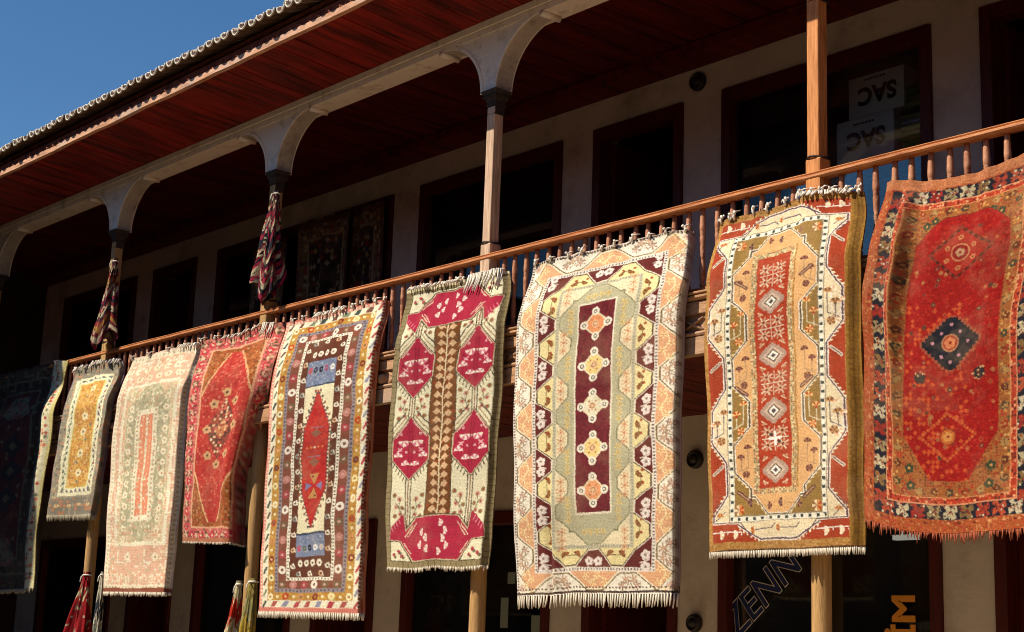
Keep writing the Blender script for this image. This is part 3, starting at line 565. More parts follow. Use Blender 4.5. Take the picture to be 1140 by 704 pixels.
def rug_prayer():                                   # 4
    W_, H_ = 122, 336; c = Cv(W_, H_, 1.35, 'e4dcc0')
    c.band(0, 2.2, 'c86a58'); c.dots(1, 5, 'd88a78', 'e8d8c0', 4, .5); c.band(5, 12.5, 'e6dec2')
    k = 0
    for (u, v, a) in c.around(8.7, 26, 8):
        col = ['6c4436', 'a8504a', '7c8468', '88889c', '3e4a48', 'b03844'][k % 6]; k += 1
        p = 1 if abs(math.cos(a)) > .5 else 0
        c.poly([(u-3, v+3.6), (u+1.0, v-4), (u+3.4, v-3), (u-.6, v+4.6)] if p else [(u-4, v+3), (u-1, v-3), (u+4.6, v-3), (u+1.6, v+3)], col)
    c.band(12.5, 21, 'b4843c'); c.speck((c.D > 12.5) & (c.D < 21), ['c8983f', 'a8742c'], .5, 2.5, 41)
    for k, (u, v, a) in enumerate(c.around(16.7, 15, 5)):
        c.disc(u, v, 3.3, ['e8ddb4', 'b03a1c', 'c88850', '7a2c20', 'e4d8a0'][k//2 % 5], 3.8); c.disc(u, v, 1.5, ['b07a30', 'e0b070', '6c5c40'][k//2 % 3])
    for k, (u, v, a) in enumerate(c.around(16.7, 15, 5, .5)): c.disc(u, v, 1.6, 'e8d8a8'); 
    c.dots(21, 25, '8c8084', '504650', 4.2, .4); c.band(25, 34, '7c4434')
    for k, (u, v, a) in enumerate(c.around(29.5, 17, 5)):
        big = (k//2) % 4 == 0; cc = 'e6dccc' if big else ['a8685c', '6f5a40', 'b87a70', 'a03c44'][k//2 % 4]; c.disc(u, v, 4, cc, 4.4); c.disc(u, v, 1.6, '74443a' if big else 'c8988a')
    c.dots(34, 37.4, 'e9e1cc', '5c3c30', 3.6, .35); c.band(37.4, 44.5, '5c2c1c')
    for k, (u, v, a) in enumerate(c.around(41, 15, 3, .5)): c.disc(u, v, 2.6, ['e4dac4', 'c8a07c', 'e4dac4', '8a9088'][k//2 % 4]); c.disc(u, v, 1.1, '5c2c1c'); c.line([(u+1, v-3), (u+2.6, v+2)], .9, 'e4dac4')
    f = c.D >= 44.5; c.fill(f, 'e3d8b4'); x0, x1 = 44.5, W_-44.5; cx = W_/2
    for v0, v1 in ((64, 93), (251, 277)):
        c.rect(x0, v0, x1, v1, '78829c'); c.speck((c.U > x0) & (c.U < x1) & (c.V > v0) & (c.V < v1), ['8490a8', '68789a', '98a0b0'], .5, 3, 42)
    c.rect(x0, 251, x1, 253, '2c3850'); c.rect(x0, 91, x1, 93, '3a4660')
    c.rect(x0, 44.5, x1, 64, '5c2c1c'); c.rect(x0, 277, x1, 292, '5c2c1c')
    for k in range(4): u = x0+5+k*7.6; c.disc(u, 56, 2.7, 'e4dac4', 3.6); c.disc(u, 56, 1, '5c2c1c'); c.disc(u, 284, 2.7, 'e4dac4', 3.6); c.disc(u, 284, 1, '5c2c1c')
    for k in range(5): u = x0+3.5+k*6.5; c.disc(u, 74, 2.4, ['c04858', '2c3040', '14182c', 'a05070', 'e4e0d8'][k], 3.6); c.disc(u, 74, .9, '78829c'); c.disc(u, 268, 2.4, ['b84860', '5c6450', '14182c', 'e4e0d8', 'c8b8b0'][k], 3.4); c.disc(u, 268, .9, '78829c')
    yy = abs(c.V-172); w = np.where(yy < 34, 15, 15-(yy-34)*.36); hx = (abs(c.U-cx) < w) & (c.V > 93) & (c.V < 251); c.fill(hx, 'b01c1a')
    ed = (abs(abs(c.U-cx)-w) < 1.2) & (w > .5); c.fill(ed & ((c.V/4) % 1 < .5), '4a3a44')
    c.speck(hx, ['bc2a22', 'a01418'], .5, 3, 43)
    for v in range(98, 250, 7):
        ww = 15 if abs(v-172) < 34 else max(0, 15-(abs(v-172)-34)*.36)
        for sg in (-1, 1): c.disc(cx+sg*(ww+2.6), v, 1.3, '6c5c4c' if v % 2 else '8a4a3c', 1.8)
    c.poly([(cx-6, 188), (cx+6, 188), (cx, 200)], 'b8824c'); c.poly([(cx-6, 215), (cx+6, 215), (cx, 203)], 'b8824c'); c.disc(cx-2, 191, 1.2, '7c3020'); c.disc(cx+2, 212, 1.2, '4c2020')
    c.poly([(cx-10, 197), (cx-10, 206), (cx-3, 201)], '74709a'); c.poly([(cx+10, 197), (cx+10, 206), (cx+3, 201)], '8478a0')
    for v in (144, 176): c.dia(cx, v, 6, '84503c', 5); c.line([(cx-7, v-6), (cx+7, v-6)], 1, '8a7080')
    for u in (-9, -4, 0, 4, 9): c.disc(cx+u, 160, 1.4, 'd87838' if u else 'e8c0a8')
    m = c.U > W_-5; c.fill(m, 'c87450'); c.fill((c.U > W_-7) & (c.U < W_-4.6) & ((c.V/4) % 1 < .5), '8a2c24'); c.fill(c.V > H_-4, 'c87464')
    return c
def rug_magenta():                                  # 5
    W_, H_ = 121, 316; c = Cv(W_, H_, 1.35, 'e2d9b8'); ol, mg, dk, br = '8c7c58', 'a61c3c', '4c3a30', '6c3c14'
    c.band(0, 7, ol); c.fill((c.D < 8) & (((np.where(c.vert, c.V, c.U)/6) % 1) < .12), '5c5030'); c.fill(c.V < 4, 'dcd2ac'); c.band(7, 8.2, '5a4c34')
    cx = W_/2; c.rect(cx-13.5, 40, cx+13.5, 276, br); c.speck((abs(c.U-cx) < 13.5) & (c.V > 40) & (c.V < 276), ['7a4418', '5c3010', '8c3c1c'], .4, 4, 51)
    for e in (-14, 14): c.line([(cx+e, 40), (cx+e, 276)], 1, '3c3424')
    c.line([(cx, 46), (cx, 270)], 1.6, 'dcc8a0')
    for k in range(24):
        v = 50+k*9.3
        for sg, dv in ((-1, 0), (1, 3)):
            c.dia(cx+sg*6.2, v+dv, 4.2, 'd0a880', 4); c.line([(cx, v+dv+4), (cx+sg*5, v+dv)], 1, 'd8bc94')
            c.disc(cx+sg*9.5, v+dv+3, 1.1, '7c4c24')
    def hexa(hx, v, h=33, w=19):
        for q, cc in ((2.2, dk), (1, 'c8b894'), (0, mg)):
            c.poly([(hx, v-h-q), (hx+w+q, v-h*.30), (hx+w+q, v+h*.38), (hx, v+h+q), (hx-w-q, v+h*.38), (hx-w-q, v-h*.30)], cc)
        for sg in (-1, 1):
            c.line([(hx+sg*3, v-h+5), (hx+sg*(w-3), v-h*.35)], 1, 'dcc4b0'); c.line([(hx+sg*(w+3), v-h*.6), (hx+sg*6, v-h-6)], 1.3, dk); c.line([(hx+sg*(w+2), v-h*.45), (hx+sg*4, v-h-2)], 1, '9a7a5c')
            for k in range(6): x = hx+sg*(w+1-k*3); y = v+h*.42+k*3.3; c.line([(x, y), (x+sg*1.5, y+4)], 1.1, dk)
            c.fan(hx+sg*6.5, v-8, 6.6, PI/2, 'ecd8c8', 'c86c84'); c.line([(hx+sg*1.5, v-20), (hx+sg*1.5, v+24)], .9, '8a1430'); c.disc(hx+sg*10, v-15, 1.4, 'd8a0a4'); c.disc(hx+sg*4, v+4, 1.3, 'd8a0a4'); c.disc(hx+sg*14, v-3, 1.2, '7c142c'); c.line([(hx+sg*9, v), (hx+sg*14, v+4)], 1.4, 'e6b0b4'); c.line([(hx+sg*13, v), (hx+sg*9, v+3)], 1, 'e6b0b4')
            c.fan(hx+sg*13, v+9, 4.8, -PI/2, 'efe0d0', 'c8748c'); c.fan(hx+sg*5, v+18, 4.8, -PI/2, 'efe0d0', 'c8748c')
    for hx in (27.5, W_-27.5):
        for v0, v1 in ((36, 72), (132, 158), (216, 284)):
            for e, cc in ((-2.6, dk), (0, '8a5a44'), (2.6, dk)): c.line([(hx+e, v0), (hx+e, v1)], 1.3, cc)
            for sg in (-1, 1):
                vm = (v0+v1)/2
                for a, b, r in ((9, -8, 2.1), (13, 0, 1.9), (8, 8, 1.9), (15, -12, 1.8), (14, 10, 1.8), (6, 1, 1.4)):
                    c.disc(hx+sg*a, vm+b, r+.7, '8c7c54' if r < 1.9 else 'c8a088'); c.disc(hx+sg*a, vm+b, r*.62, '9c2c3c')
                c.line([(hx+sg*5, vm+12), (hx+sg*10, vm), (hx+sg*8, vm-8)], .9, '6a6444'); c.line([(hx+sg*10, vm), (hx+sg*14, vm-4)], .9, '6a6444')
        hexa(hx, 100); hexa(hx, 188)
    def octa(vt, flip):                              # vt: outer edge of the band; flip 1 at the top, -1 at the bottom
        f = lambda u, v: (cx+u, vt+flip*v)
        for q, cc in ((1.7, dk), (.8, 'c8b894'), (0, mg)):
            for sg in (-1, 1):
                G = [f(sg*33, 21), f(sg*54, 22), f(sg*52, 35), f(sg*40, 48), f(sg*37, 50)]; gx = sum(p_[0] for p_ in G)/5; gy = sum(p_[1] for p_ in G)/5
                c.poly([(x+np.sign(x-gx)*q, y+np.sign(y-gy)*q) for x, y in G], cc)
            G = [f(-25, 0), f(25, 0), f(41, 23), f(23, 46), f(-23, 46), f(-41, 23)]; gy = vt+flip*23
            c.poly([(x+np.sign(x-cx)*q*1.2, y+np.sign(y-gy)*q) for x, y in G], cc)
        for sg in (-1, 1):
            c.line([f(sg*27, 38), f(sg*35, 26)], 1.1, 'dcc0a8'); c.line([f(sg*23, 40), f(sg*32, 26)], 1, 'dcc0a8'); c.line([f(sg*28, 8), f(sg*36, 19)], 1.1, 'dcc0a8')
            for k in range(4): c.line([f(sg*(40+3*k), 40-3*k), f(sg*(42+3*k), 44-3*k)], 1, 'd88090')
        for a, b in ((-14, 30), (-9, 24), (-16, 17), (-8, 12), (3, 38), (8, 30), (5, 22), (9, 15), (1, 8)): x, y = f(a, b); c.fan(x, y, 4.4, 0 if a > 0 else PI, 'ecdccc', 'd8a0a4')
    octa(11, 1); octa(308, -1)
    for sg in (-1, 1):
        for v, cc in ((16, 1), (300, 1)):
            for a, b in ((42, 0), (48, 4), (38, 5)): c.disc(cx+sg*a, v+b-2, 2, 'a83848'); c.disc(cx+sg*a+2, v+b, 1.6, '6a6444')
        pass
    return c
def rug_big():                                      # 6
    W_, H_ = 190, 386; c = Cv(W_, H_, 1.3, 'e6dccb'); P, CR, MA, YE, SG = 'd6a078', 'e4dbc8', '5e1f20', 'dccb94', 'aba587'
    c.zig(2.5, 24, 6, 2, P, CR, '76603e', 1.5, .0, cl2='e8dcc0', slope=1.9)
    for u, v in ((0, 0), (W_, 0), (0, H_), (W_, H_)): su, sv = (1 if u == 0 else -1), (1 if v == 0 else -1); c.poly([(u, v), (u+su*24, v), (u, v+sv*30)], CR); c.line([(u+su*24, v), (u, v+sv*30)], 1.2, '8a7250'); c.flower(u+su*8, v+sv*9, 4.6, 'c9ab98', 'a8867a')
    for (u, v, a) in c.around(11, 6, 2, .5):
        vt = abs(math.cos(a)) > .5; T = (lambda x, y: (u+x, v+y)) if vt else (lambda x, y: (u+y, v+x))
        c.line([T(0, -13), T(-3, 0), T(0, 13)], 1.1, '96806a'); c.line([T(-3, 0), T(6, -5)], 1, '96806a'); c.line([T(-3, 0), T(6, 5)], 1, '96806a'); c.line([T(-6, -7), T(4, 2)], .8, 'b09880')
        for x, y in ((2, -9), (2, 9), (-5, -4), (-5, 5)): c.burst(*T(x, y), 4.6, '9c7868' if x > 0 else 'b48c70', 'd8a888')
    for (u, v, a) in c.around(16, 6, 2, 0):
        vt = abs(math.cos(a)) > .5; T = (lambda x, y: (u+x, v+y)) if vt else (lambda x, y: (u+y, v+x))
        c.line([T(0, -14), T(3, -5), T(-3, 5), T(0, 14)], 1, 'ecd8a8')
        for x, y in ((-3, -10), (4, -2), (-4, 4), (3, 12)): c.burst(*T(x, y), 4.0, 'ecd09a', 'c88850', 5)
    c.fill(c.D < 3, 'ded2c4'); c.fill((c.D > .8) & (c.D < 3) & ((np.where(c.vert, c.V, c.U)/3.2) % 1 < .45), '4a3a38'); 
    c.dots(24, 28, 'dcd2c4', '5a4648', 3.4, .42)
    c.zig(28, 48, 6, 2, YE, MA, 'dccfb8', 1.3, .5, cl2='463a2a', lo=.02, hi=.95, slope=1.9)
    for (u, v, a) in c.around(34.5, 6, 2, 0):
        for e in (-5.6, 5.6): uu, vv = (u, v+e) if abs(math.cos(a)) > .5 else (u+e, v); c.flower(uu, vv, 5, 'dccdc4', '8a7a70')
        c.line([(u+math.cos(a)*4, v-1), (u-math.cos(a)*6, v+2)], 1, 'd8c8b8')
    for (u, v, a) in c.around(41, 6, 2, .5):
        for e in (-6.5, 6.5): uu, vv = (u, v+e) if abs(math.cos(a)) > .5 else (u+e, v); c.fan(uu, vv, 5, a+PI+.6*np.sign(e), '7c3a20', '8c6a3c'); c.disc(uu+2, vv-3, 1.6, '9a4a28')
        c.line([(u, v-6), (u, v+6)] if abs(math.cos(a)) > .5 else [(u-6, v), (u+6, v)], 1, '6c5434')
    c.dots(48, 52, 'b4ac92', '8a8a78', 3.4, .4)
    c.zig(52, 75, 5, 1, SG, 'd8c9a6', '7c785c', 1.4, .5, cl2=None, lo=.0, hi=.62, slope=1.9)
    for (u, v, a) in c.around(58, 5, 1, 0):
        for e in (-9, 0, 9): uu, vv = (u, v+e) if abs(math.cos(a)) > .5 else (u+e, v); c.burst(uu, vv, 4.4, 'c8946c', 'a8704c')
    for (u, v, a) in c.around(65, 5, 1, .5):
        for e in (-11, -4, 4, 11): uu, vv = (u, v+e) if abs(math.cos(a)) > .5 else (u+e, v); c.burst(uu, vv, 3.8, 'd4b46c', 'b08c48', 5)
    c.fill(c.D >= 73, SG); c.fill((c.D > 73) & (c.D < 75) & (c.V < 302), 'cfc2a8')
    x0, x1, y0, y1 = 75, 115, 74, 300; c.rect(x0-2, y0-2, x1+2, y1+2, 'd8ccb4'); c.rect(x0, y0, x1, y1, '651a24'); c.speck((c.U > x0) & (c.U < x1) & (c.V > y0) & (c.V < y1), ['701f2a', '581420'], .5, 3, 61)
    for k in range(5):
        v = y0+23+k*44.8; cc = ['d98a5c', 'dcc07c', 'd8d0b4', 'dcc07c', 'd99468'][k]
        c.dia(95, v, 15, 'd8c8a4', 16); c.dia(95, v, 12.6, cc, 13.4); c.dia(95, v, 5, 'd8b088', 5); c.ring(95, v, 3, 1, '9a6a50')
        for du, dv in ((0, -14), (0, 14), (-13.5, 0), (13.5, 0)): c.disc(95+du, v+dv, 4.6, 'e2d8c4'); c.disc(95+du, v+dv, 2.3, '5c5c58'); c.disc(95+du, v+dv, 1.2, 'e2d8c4')
        for du, dv in ((-4, -5), (4, -5), (-4, 5), (4, 5)): c.disc(95+du, v+dv, 1.2, 'b07850')
    c.fill(c.U > W_-3, 'a88c84'); c.fill((c.V > H_-4) & (c.V < H_-1.5), '3c2c28'); c.fill((c.V > H_-8) & (c.V < H_-6) & ((c.U/4) % 1 < .5), '4a3a34')
    c.fill((c.V < 4) & (c.V > 1.5) & ((c.U/4) % 1 < .6), '4a3a34'); return c
def rug_village():                                  # 7
    W_, H_ = 176, 388; c = Cv(W_, H_, 1.35, 'a4763a'); RD, CR, OC, PE, PU = '9a381e', 'dccaa6', '8c6c38', 'd0a06c', '5c4048'
    c.speck(c.D > -1, ['b0844a', '946430', 'b88c54'], .6, 2.6, 71)
    # frame geometry: wide ochre selvage on the right
    def D(a, b, cc, d): return np.minimum(np.minimum(c.U-a, b-c.U), np.minimum(c.V-cc, d-c.V))
    a0, b0, t0, e0 = 5, 160, 8, H_-10; d = D(a0, b0, t0, e0); Wd, Hd = b0-a0, e0-t0; DH = np.minimum(c.U-a0, b0-c.U); DV = np.minimum(c.V-t0, e0-c.V); vert = DH < DV
    def zig(d0, d1, nv, nh, cin, cout, cl, lo, hi, ph, teeth=None, phh=None):
        dm = (d0+d1)/2; qv = (c.V-t0-dm)/(Hd-2*dm)*nv+ph; qh = (c.U-a0-dm)/(Wd-2*dm)*nh+(ph if phh is None else phh); q = np.where(vert, qv, qh)
        tri = 1-abs(2*(q % 1)-1)*2; w = np.clip(tri*1.25+.5, 0, 1); db = d0+(d1-d0)*(lo+(hi-lo)*w); m = (d >= d0) & (d < d1)
        c.fill(m & (d >= db), cin); c.fill(m & (d < db), cout)
        if teeth: c.fill(m & (d < db) & (d > db-4.6) & ((np.where(vert, c.V, c.U)/4.2) % 1 < .4) & (w > .02) & (w < .98), teeth)
        c.fill(m & (abs(d-db) < 2.0), 'e6dccc'); c.fill(m & (abs(d-db) < 1.0), cl)
    zig(0, 21, 3, 1, CR, RD, PU, .1, .92, 0, 'e2d3b0', .5)
    for uu, su in ((a0, 1), (b0, -1)):
        for vv, sv in ((t0, 1), (e0, -1)):
            c.poly([(uu, vv), (uu+su*30, vv), (uu+su*30, vv+sv*21), (uu, vv+sv*21)], RD); c.line([(uu+su*2, vv+sv*21), (uu+su*34, vv+sv*21)], 2.6, 'e6dccc'); c.line([(uu+su*2, vv+sv*21), (uu+su*34, vv+sv*21), (uu+su*46, vv+sv*7)], 1.3, PU); c.line([(uu+su*2, vv+sv*21), (uu+su*2, vv+sv*34), (uu+su*11, vv+sv*44)], 1.3, PU)
    zig(28, 54, 3, 1, PE, OC, '5c4a2c', .0, .72, .5, 'd8c088')
    m = (d >= 21) & (d < 28); c.fill(m, 'e4dcc8'); c.fill((d >= 21) & (d < 22) | (d >= 27) & (d < 28), '8a7a60'); q = np.where(vert, c.V, c.U); c.fill((d >= 22.8) & (d < 26.4) & ((q/9) % 1 < .36), '2c3c3c')
    m = (d >= 48) & (d < 54); 
    x0, x1, y0, y1 = 61, 98, 68, 322
    pan = (c.U > x0-6) & (c.U < x1+6) & (c.V > y0-6) & (c.V < y1+6); c.fill(pan, 'c0a070'); c.speck(pan, ['6c5c48', 'a05a3c', 'd8c8a0', '7c7a60'], .75, 2.2, 73)
    c.rect(x0, y0, x1, y1, 'a23820'); c.speck((c.U > x0) & (c.U < x1) & (c.V > y0) & (c.V < y1), ['ac4428', '943018'], .5, 2.5, 74); cx = (x0+x1)/2
    for k in range(4):
        v = 120+k*60 if k < 3 else 304
        c.dia(cx, v, 15, 'a88c7c', 14, 1.6); c.dia(cx, v, 11.5, 'c0a894', 10.5); c.dia(cx, v, 8, '5c4440', 7.4); c.dia(cx, v, 6, 'e2dccc', 5.6); c.dia(cx, v, 3, '4a4048', 2.8)
        for su in (-1, 1):
            for sv in (-1, 1): c.line([(cx+su*9, v+sv*14), (cx+su*14, v+sv*11)], 1.6, 'd0b494'); c.dia(cx+su*12, v+sv*14, 2.2, 'b88468')
    for v in (90, 150, 210, 270):
        for su in (-1, 1):
            for sv in (-1, 1):
                u_2, v_2 = cx+su*8, v+sv*7
                for k in range(8): a = k*PI/4+.3; c.line([(u_2, v_2), (u_2+6.6*math.cos(a), v_2+5.8*math.sin(a))], 1.7, 'd0b89c' if k % 2 else 'bc8c70')
                c.disc(u_2, v_2, 1.6, '7c3420')
        c.line([(cx-14, v), (cx+14, v)], 1, 'd8c4ac'); c.line([(cx, v-13), (cx, v+13)], 1, 'd8c4ac')
        if v == 270: c.rect(cx-7, v-1.5, cx+7, v+1.5, 'e6e0d4'); c.rect(cx-1.5, v-8, cx+1.5, v+8, 'e6e0d4'); c.rect(cx-6, v-6, cx-2.4, v-2.6, '3c3030'); c.rect(cx+2.4, v+2.6, cx+6, v+6, '3c3030')
    def plant(u, v, sg, c1, c2, stem, s=1.0, ch=None):
        c.line([(u, v-2), (u, v+14*s)], 1.1, stem); c.line([(u+sg*8, v-14*s), (u+sg*8, v+6)], 1.1, stem); c.line([(u-sg*3, v+14*s), (u+sg*8, v+8), (u+sg*8, v+4)], 1.1, stem)
        c.fan(u, v-2, 5.6*s, -PI/2, c1, c2); c.disc(u, v-1, 1.6, c2); c.fan(u+sg*8, v-14*s, 5.6*s, -PI/2, c1, c2); c.fan(u+sg*5, v+18*s, 5*s, 0, c1, c2); c.fan(u+sg*5, v+18*s, 5*s, PI, c2, c1)
    def rowv(dd, n, ph, c1, c2, stem, s):
        for i in range(n+1):
            q = (i+ph)/n
            if 0 < q < 1:
                v = t0+dd+q*(Hd-2*dd); plant(a0+dd-3, v, 1, c1, c2, stem, s); plant(b0-dd+3, v, -1, c1, c2, stem, s)
    rowv(7.5, 3, 0, 'ecdcc0', 'd8a888', 'e2d8cc', .95); rowv(12, 3, 0, 'c08a54', '6c4a3c', '5c5460', .95); rowv(35, 3, 0, 'e0b070', 'a83c1c', 'cfc0a0', .9); rowv(39, 3, .5, '5c2c24', '8c5c4c', 'a08060', .85)
    for v, sg in ((t0+7, 1), (e0-8, -1)):
        for uu in (a0+10, a0+26, b0-26, b0-10): c.fan(uu, v, 5.2, 0, 'ecdcc0', 'e0c0a0'); c.line([(uu-9, v+3*sg), (uu+9, v+3*sg), (uu+9, v)], 1, 'e2d8cc')
        for uu in (-16, 12): c.line([(82+uu-10, v+5*sg), (82+uu+8, v+5*sg), (82+uu+12, v+10*sg)], 1.2, '5c5060'); c.fan(82+uu-11, v+5*sg, 4.4, PI, 'c88c50', 'a04c2c')
        for uu in (-18, 16): c.line([(79+uu-8, v+33*sg), (79+uu+10, v+30*sg)], 1, 'a88a60'); c.fan(79+uu-8, v+33*sg, 5, PI, '4c2c28', '8c6458'); c.fan(79+uu+10, v+30*sg, 4.6, 0, '5c3028', '9c6c58')
    for (uu, vv) in ((15, 38), (150, 38), (15, 350), (150, 350)): c.line([(uu-6, vv+5), (uu+6, vv-5)], 1.1, '5c5060'); c.fan(uu, vv, 4.6, -PI/2, 'c88c50', 'a04c2c')
    for (uu, vv) in ((38, 44), (127, 44), (38, 344), (127, 344)): c.fan(uu, vv, 6, 0, 'c88c50', 'a83c1c'); c.fan(uu, vv, 6, PI, 'e0c8a0', '8c5c3c')
    for vv in (96, 215, 330):
        for uu, sg in ((43, 1), (118, -1)): c.line([(uu-6*sg, vv-5), (uu+6*sg, vv+4)], 4, '5c3a34'); c.line([(uu-6*sg, vv-5), (uu+6*sg, vv+4)], 1.2, 'b88c6c')
    for vv in (62, 185, 300):
        for uu, sg in ((14, 1), (151, -1)): c.line([(uu-5*sg, vv+4), (uu+6*sg, vv-5)], 3.6, 'c8b8a4'); c.line([(uu-5*sg, vv+4), (uu+6*sg, vv-5)], 1, PU)
    m = c.U > 161; c.fill(m, '8a6228'); c.speck(m, ['96702e', '7c561e'], .5, 3, 75); c.fill(m & (((c.U-160)/4) % 1 < .2), '6c4c1c'); c.fill(c.V > H_-2, '4a2c1c'); return c
def rug_red():                                      # 8
    W_, H_ = 200, 392; c = Cv(W_, H_, 1.3, 'a04c26'); c.speck(c.D > -1, ['b05c34', '8c3c1c', 'a83826', 'b47848'], .6, 2.6, 81); c.speck((c.D < 14) & (c.D > 9), ['6c2c18', 'c88858', '8c3020'], .35, 4, 90); c.fill(c.V < 12, 'b06a44'); c.speck(c.V < 12, ['bc7850', 'a05c38'], .5, 2.5, 82)
    def bandc(d0, d1, cc): c.fill((c.D >= d0) & (c.D < d1), cc)
    bandc(14, 29, '141626'); cols = ['94241f', '94805c', 'b8a884', '7c6038', '9c3424', 'a8462c', 'bcae90']
    for k, (u, v, a) in enumerate(c.around(21.5, 19, 9, .5)):
        cc = cols[(k//2) % 7]; s = 8.2
        P = [(-.9, -.8), (-.2, -.9), (.1, -.4), (.8, -.9), (.95, -.1), (.5, .1), (.9, .7), (.2, .95), (-.1, .4), (-.8, .9), (-.95, .1), (-.45, -.1)]
        c.poly([(u+x*s, v+y*s) for x, y in P], cc); c.line([(u-3, v+2), (u+1, v-2), (u+3, v+3)], 1.1, '6c2420' if cc != 'a8242c' else 'cf9c7c')
        for _ in range(12): c.disc(u+random.uniform(-7.5, 7.5), v+random.uniform(-6.5, 6.5), random.uniform(.7, 1.3), random.choice(['c8bca0', '14182a', '6c2018', '14182a', '8c5c38', '9c3424']))
    bandc(29, 30.2, 'd08c64'); bandc(30.2, 36, 'a8341f'); c.speck((c.D > 30) & (c.D < 36), ['d89868', '5c2018', 'c85c38'], .6, 3.2, 83); bandc(36, 37, 'cf8c5c')
    bandc(37, 48, '98582c'); c.speck((c.D > 37) & (c.D < 48), ['b87838', '5a4a30', 'a83020', 'c89858'], .4, 3.4, 84)
    for k, (u, v, a) in enumerate(c.around(42.5, 17, 7, .5)): c.flower(u, v, 4.2, ['3c3c2c', '94301c', 'a07c4c', '5c2c1c'][(k//2) % 4], 'b08048'); c.speck(np.hypot(c.U-u, c.V-v) < 5, ['b08048', '6c2c18'], .4, 2.2, k)
    f = c.D >= 48; c.fill(f, '9c5c30'); c.speck(f, ['a86c38', '8c4424', '98301c', '6c3c20'], .65, 2.8, 85)
    for u, v in ((60, 60), (140, 60), (58, 344), (142, 344), (70, 54), (130, 54), (56, 326), (144, 326)): c.flower(u, v, 5, '34402c', 'c08c50')
    top = 50+np.clip(abs(c.U-104)-22, 0, 99)**1.2*.50; lowl = np.clip((c.V-292)*1.0, 0, 99)*.66; fld = f & (c.U > 49) & (c.U < 151) & (c.V > top) & (c.V < 338) & (abs(c.U-100) < 51-lowl)
    c.fill(fld, '980a0e'); c.speck(fld, ['a41412', '88080c', 'a8281a'], .5, 3, 86)
    edge = f & (abs(c.V-top) < 1.2) & (c.V < 90); c.fill(edge & fld, '6c2a18')
    mm = fld & (c.V > 150) & (abs(c.U-80) < 40); c.speck(mm, ['c04c22', 'bc4a24'], .25, 5, 87)
    rr = np.random.default_rng(9)
    for _ in range(95):
        u, v = rr.uniform(54, 146), rr.uniform(66, 328); 
        if abs(u-100) > 47-max(0, (v-292)*.66): continue
        c.flower(u, v, rr.uniform(1.8, 3.0), ['a83824', 'a8643c', '8c3028', '6c2c24', 'ac4828', '5a3828'][rr.integers(6)], ['5a2420', 'c08458'][rr.integers(2)])
    def ringdia(u, v, a, b, cc, c2):
        for k in range(40):
            q = k/40*4; i = int(q); fr = q-i; P = [(0, -b), (a, 0), (0, b), (-a, 0), (0, -b)]
            x = P[i][0]*(1-fr)+P[i+1][0]*fr; y = P[i][1]*(1-fr)+P[i+1][1]*fr; c.disc(u+x, v+y, 1.7, cc if k % 2 else c2)
    c.dia(101, 95, 36, '7c1010', 31); c.dia(101, 95, 31, 'a01a14', 26); ringdia(101, 95, 33, 28, '4a1c14', '843424'); c.disc(101, 95, 10, '8c1418'); c.ring(101, 95, 10, 1.6, 'c07c54'); c.flower(101, 95, 4.6, 'b88c68', '8c1418')
    for u, v in ((-14, -6), (14, -6), (-14, 8), (14, 8), (0, -17), (0, 17)): c.flower(101+u, 95+v, 3, 'c07048', '6c2018')
    c.dia(101, 194, 33, '9c4c34', 30, 3.4); c.dia(101, 194, 30.5, '0b1524', 28, 3.4); c.disc(101, 194, 9.5, '9c3c28'); c.ring(101, 194, 9.5, 1.6, 'b07854'); c.flower(101, 194, 6, 'd07c50', '902018')
    for u, v in ((-19, -1), (19, 1), (-10, -11), (10, -11), (-9, 14), (9, 14), (0, -20), (0, 20)): c.disc(101+u, 194+v, 1.8, 'b8808c')
    for u in (68, 132): c.disc(u, 230, 6, '1c1c24'); c.speck(np.hypot(c.U-u, c.V-230) < 8, ['c89c70', '1c1c24', '782020'], .5, 2.6, 88)
    ringdia(98, 292, 30, 24, 'c0582c', 'b04c28'); c.disc(98, 292, 9, 'b8622c'); c.ring(98, 292, 9, 1.4, '8c3018'); c.flower(98, 292, 5, 'c88848', '903018')
    return c

def pile_material(name, rough=.95, bump=.5, sc=260):
    m = bpy.data.materials.new(name); m.use_nodes = True; n = m.node_tree; b = n.nodes['Principled BSDF']
    at = n.nodes.new('ShaderNodeVertexColor'); at.layer_name = 'knots'
    hs = n.nodes.new('ShaderNodeTexNoise'); hs.inputs['Scale'].default_value = 90; hs.inputs['Detail'].default_value = 4
    tc = n.nodes.new('ShaderNodeTexCoord'); n.links.new(tc.outputs['Object'], hs.inputs['Vector'])
    mr = n.nodes.new('ShaderNodeMapRange'); mr.inputs[1].default_value = .3; mr.inputs[2].default_value = .7; mr.inputs[3].default_value = .78; mr.inputs[4].default_value = 1.15; n.links.new(hs.outputs['Fac'], mr.inputs[0])
    vm = n.nodes.new('ShaderNodeVectorMath'); vm.operation = 'SCALE'; n.links.new(at.outputs['Color'], vm.inputs[0]); n.links.new(mr.outputs[0], vm.inputs['Scale'])
    n.links.new(vm.outputs[0], b.inputs['Base Color']); b.inputs['Roughness'].default_value = rough; b.inputs['Specular IOR Level'].default_value = .05
    b.inputs['Sheen Weight'].default_value = .08
    bn = n.nodes.new('ShaderNodeTexNoise'); bn.inputs['Scale'].default_value = sc; bn.inputs['Detail'].default_value = 3; n.links.new(tc.outputs['Object'], bn.inputs['Vector'])
    bp = n.nodes.new('ShaderNodeBump'); bp.inputs['Strength'].default_value = bump; bp.inputs['Distance'].default_value = .006; n.links.new(bn.outputs['Fac'], bp.inputs['Height']); n.links.new(bp.outputs[0], b.inputs['Normal'])
    return m
PILE = pile_material('wool_pile')
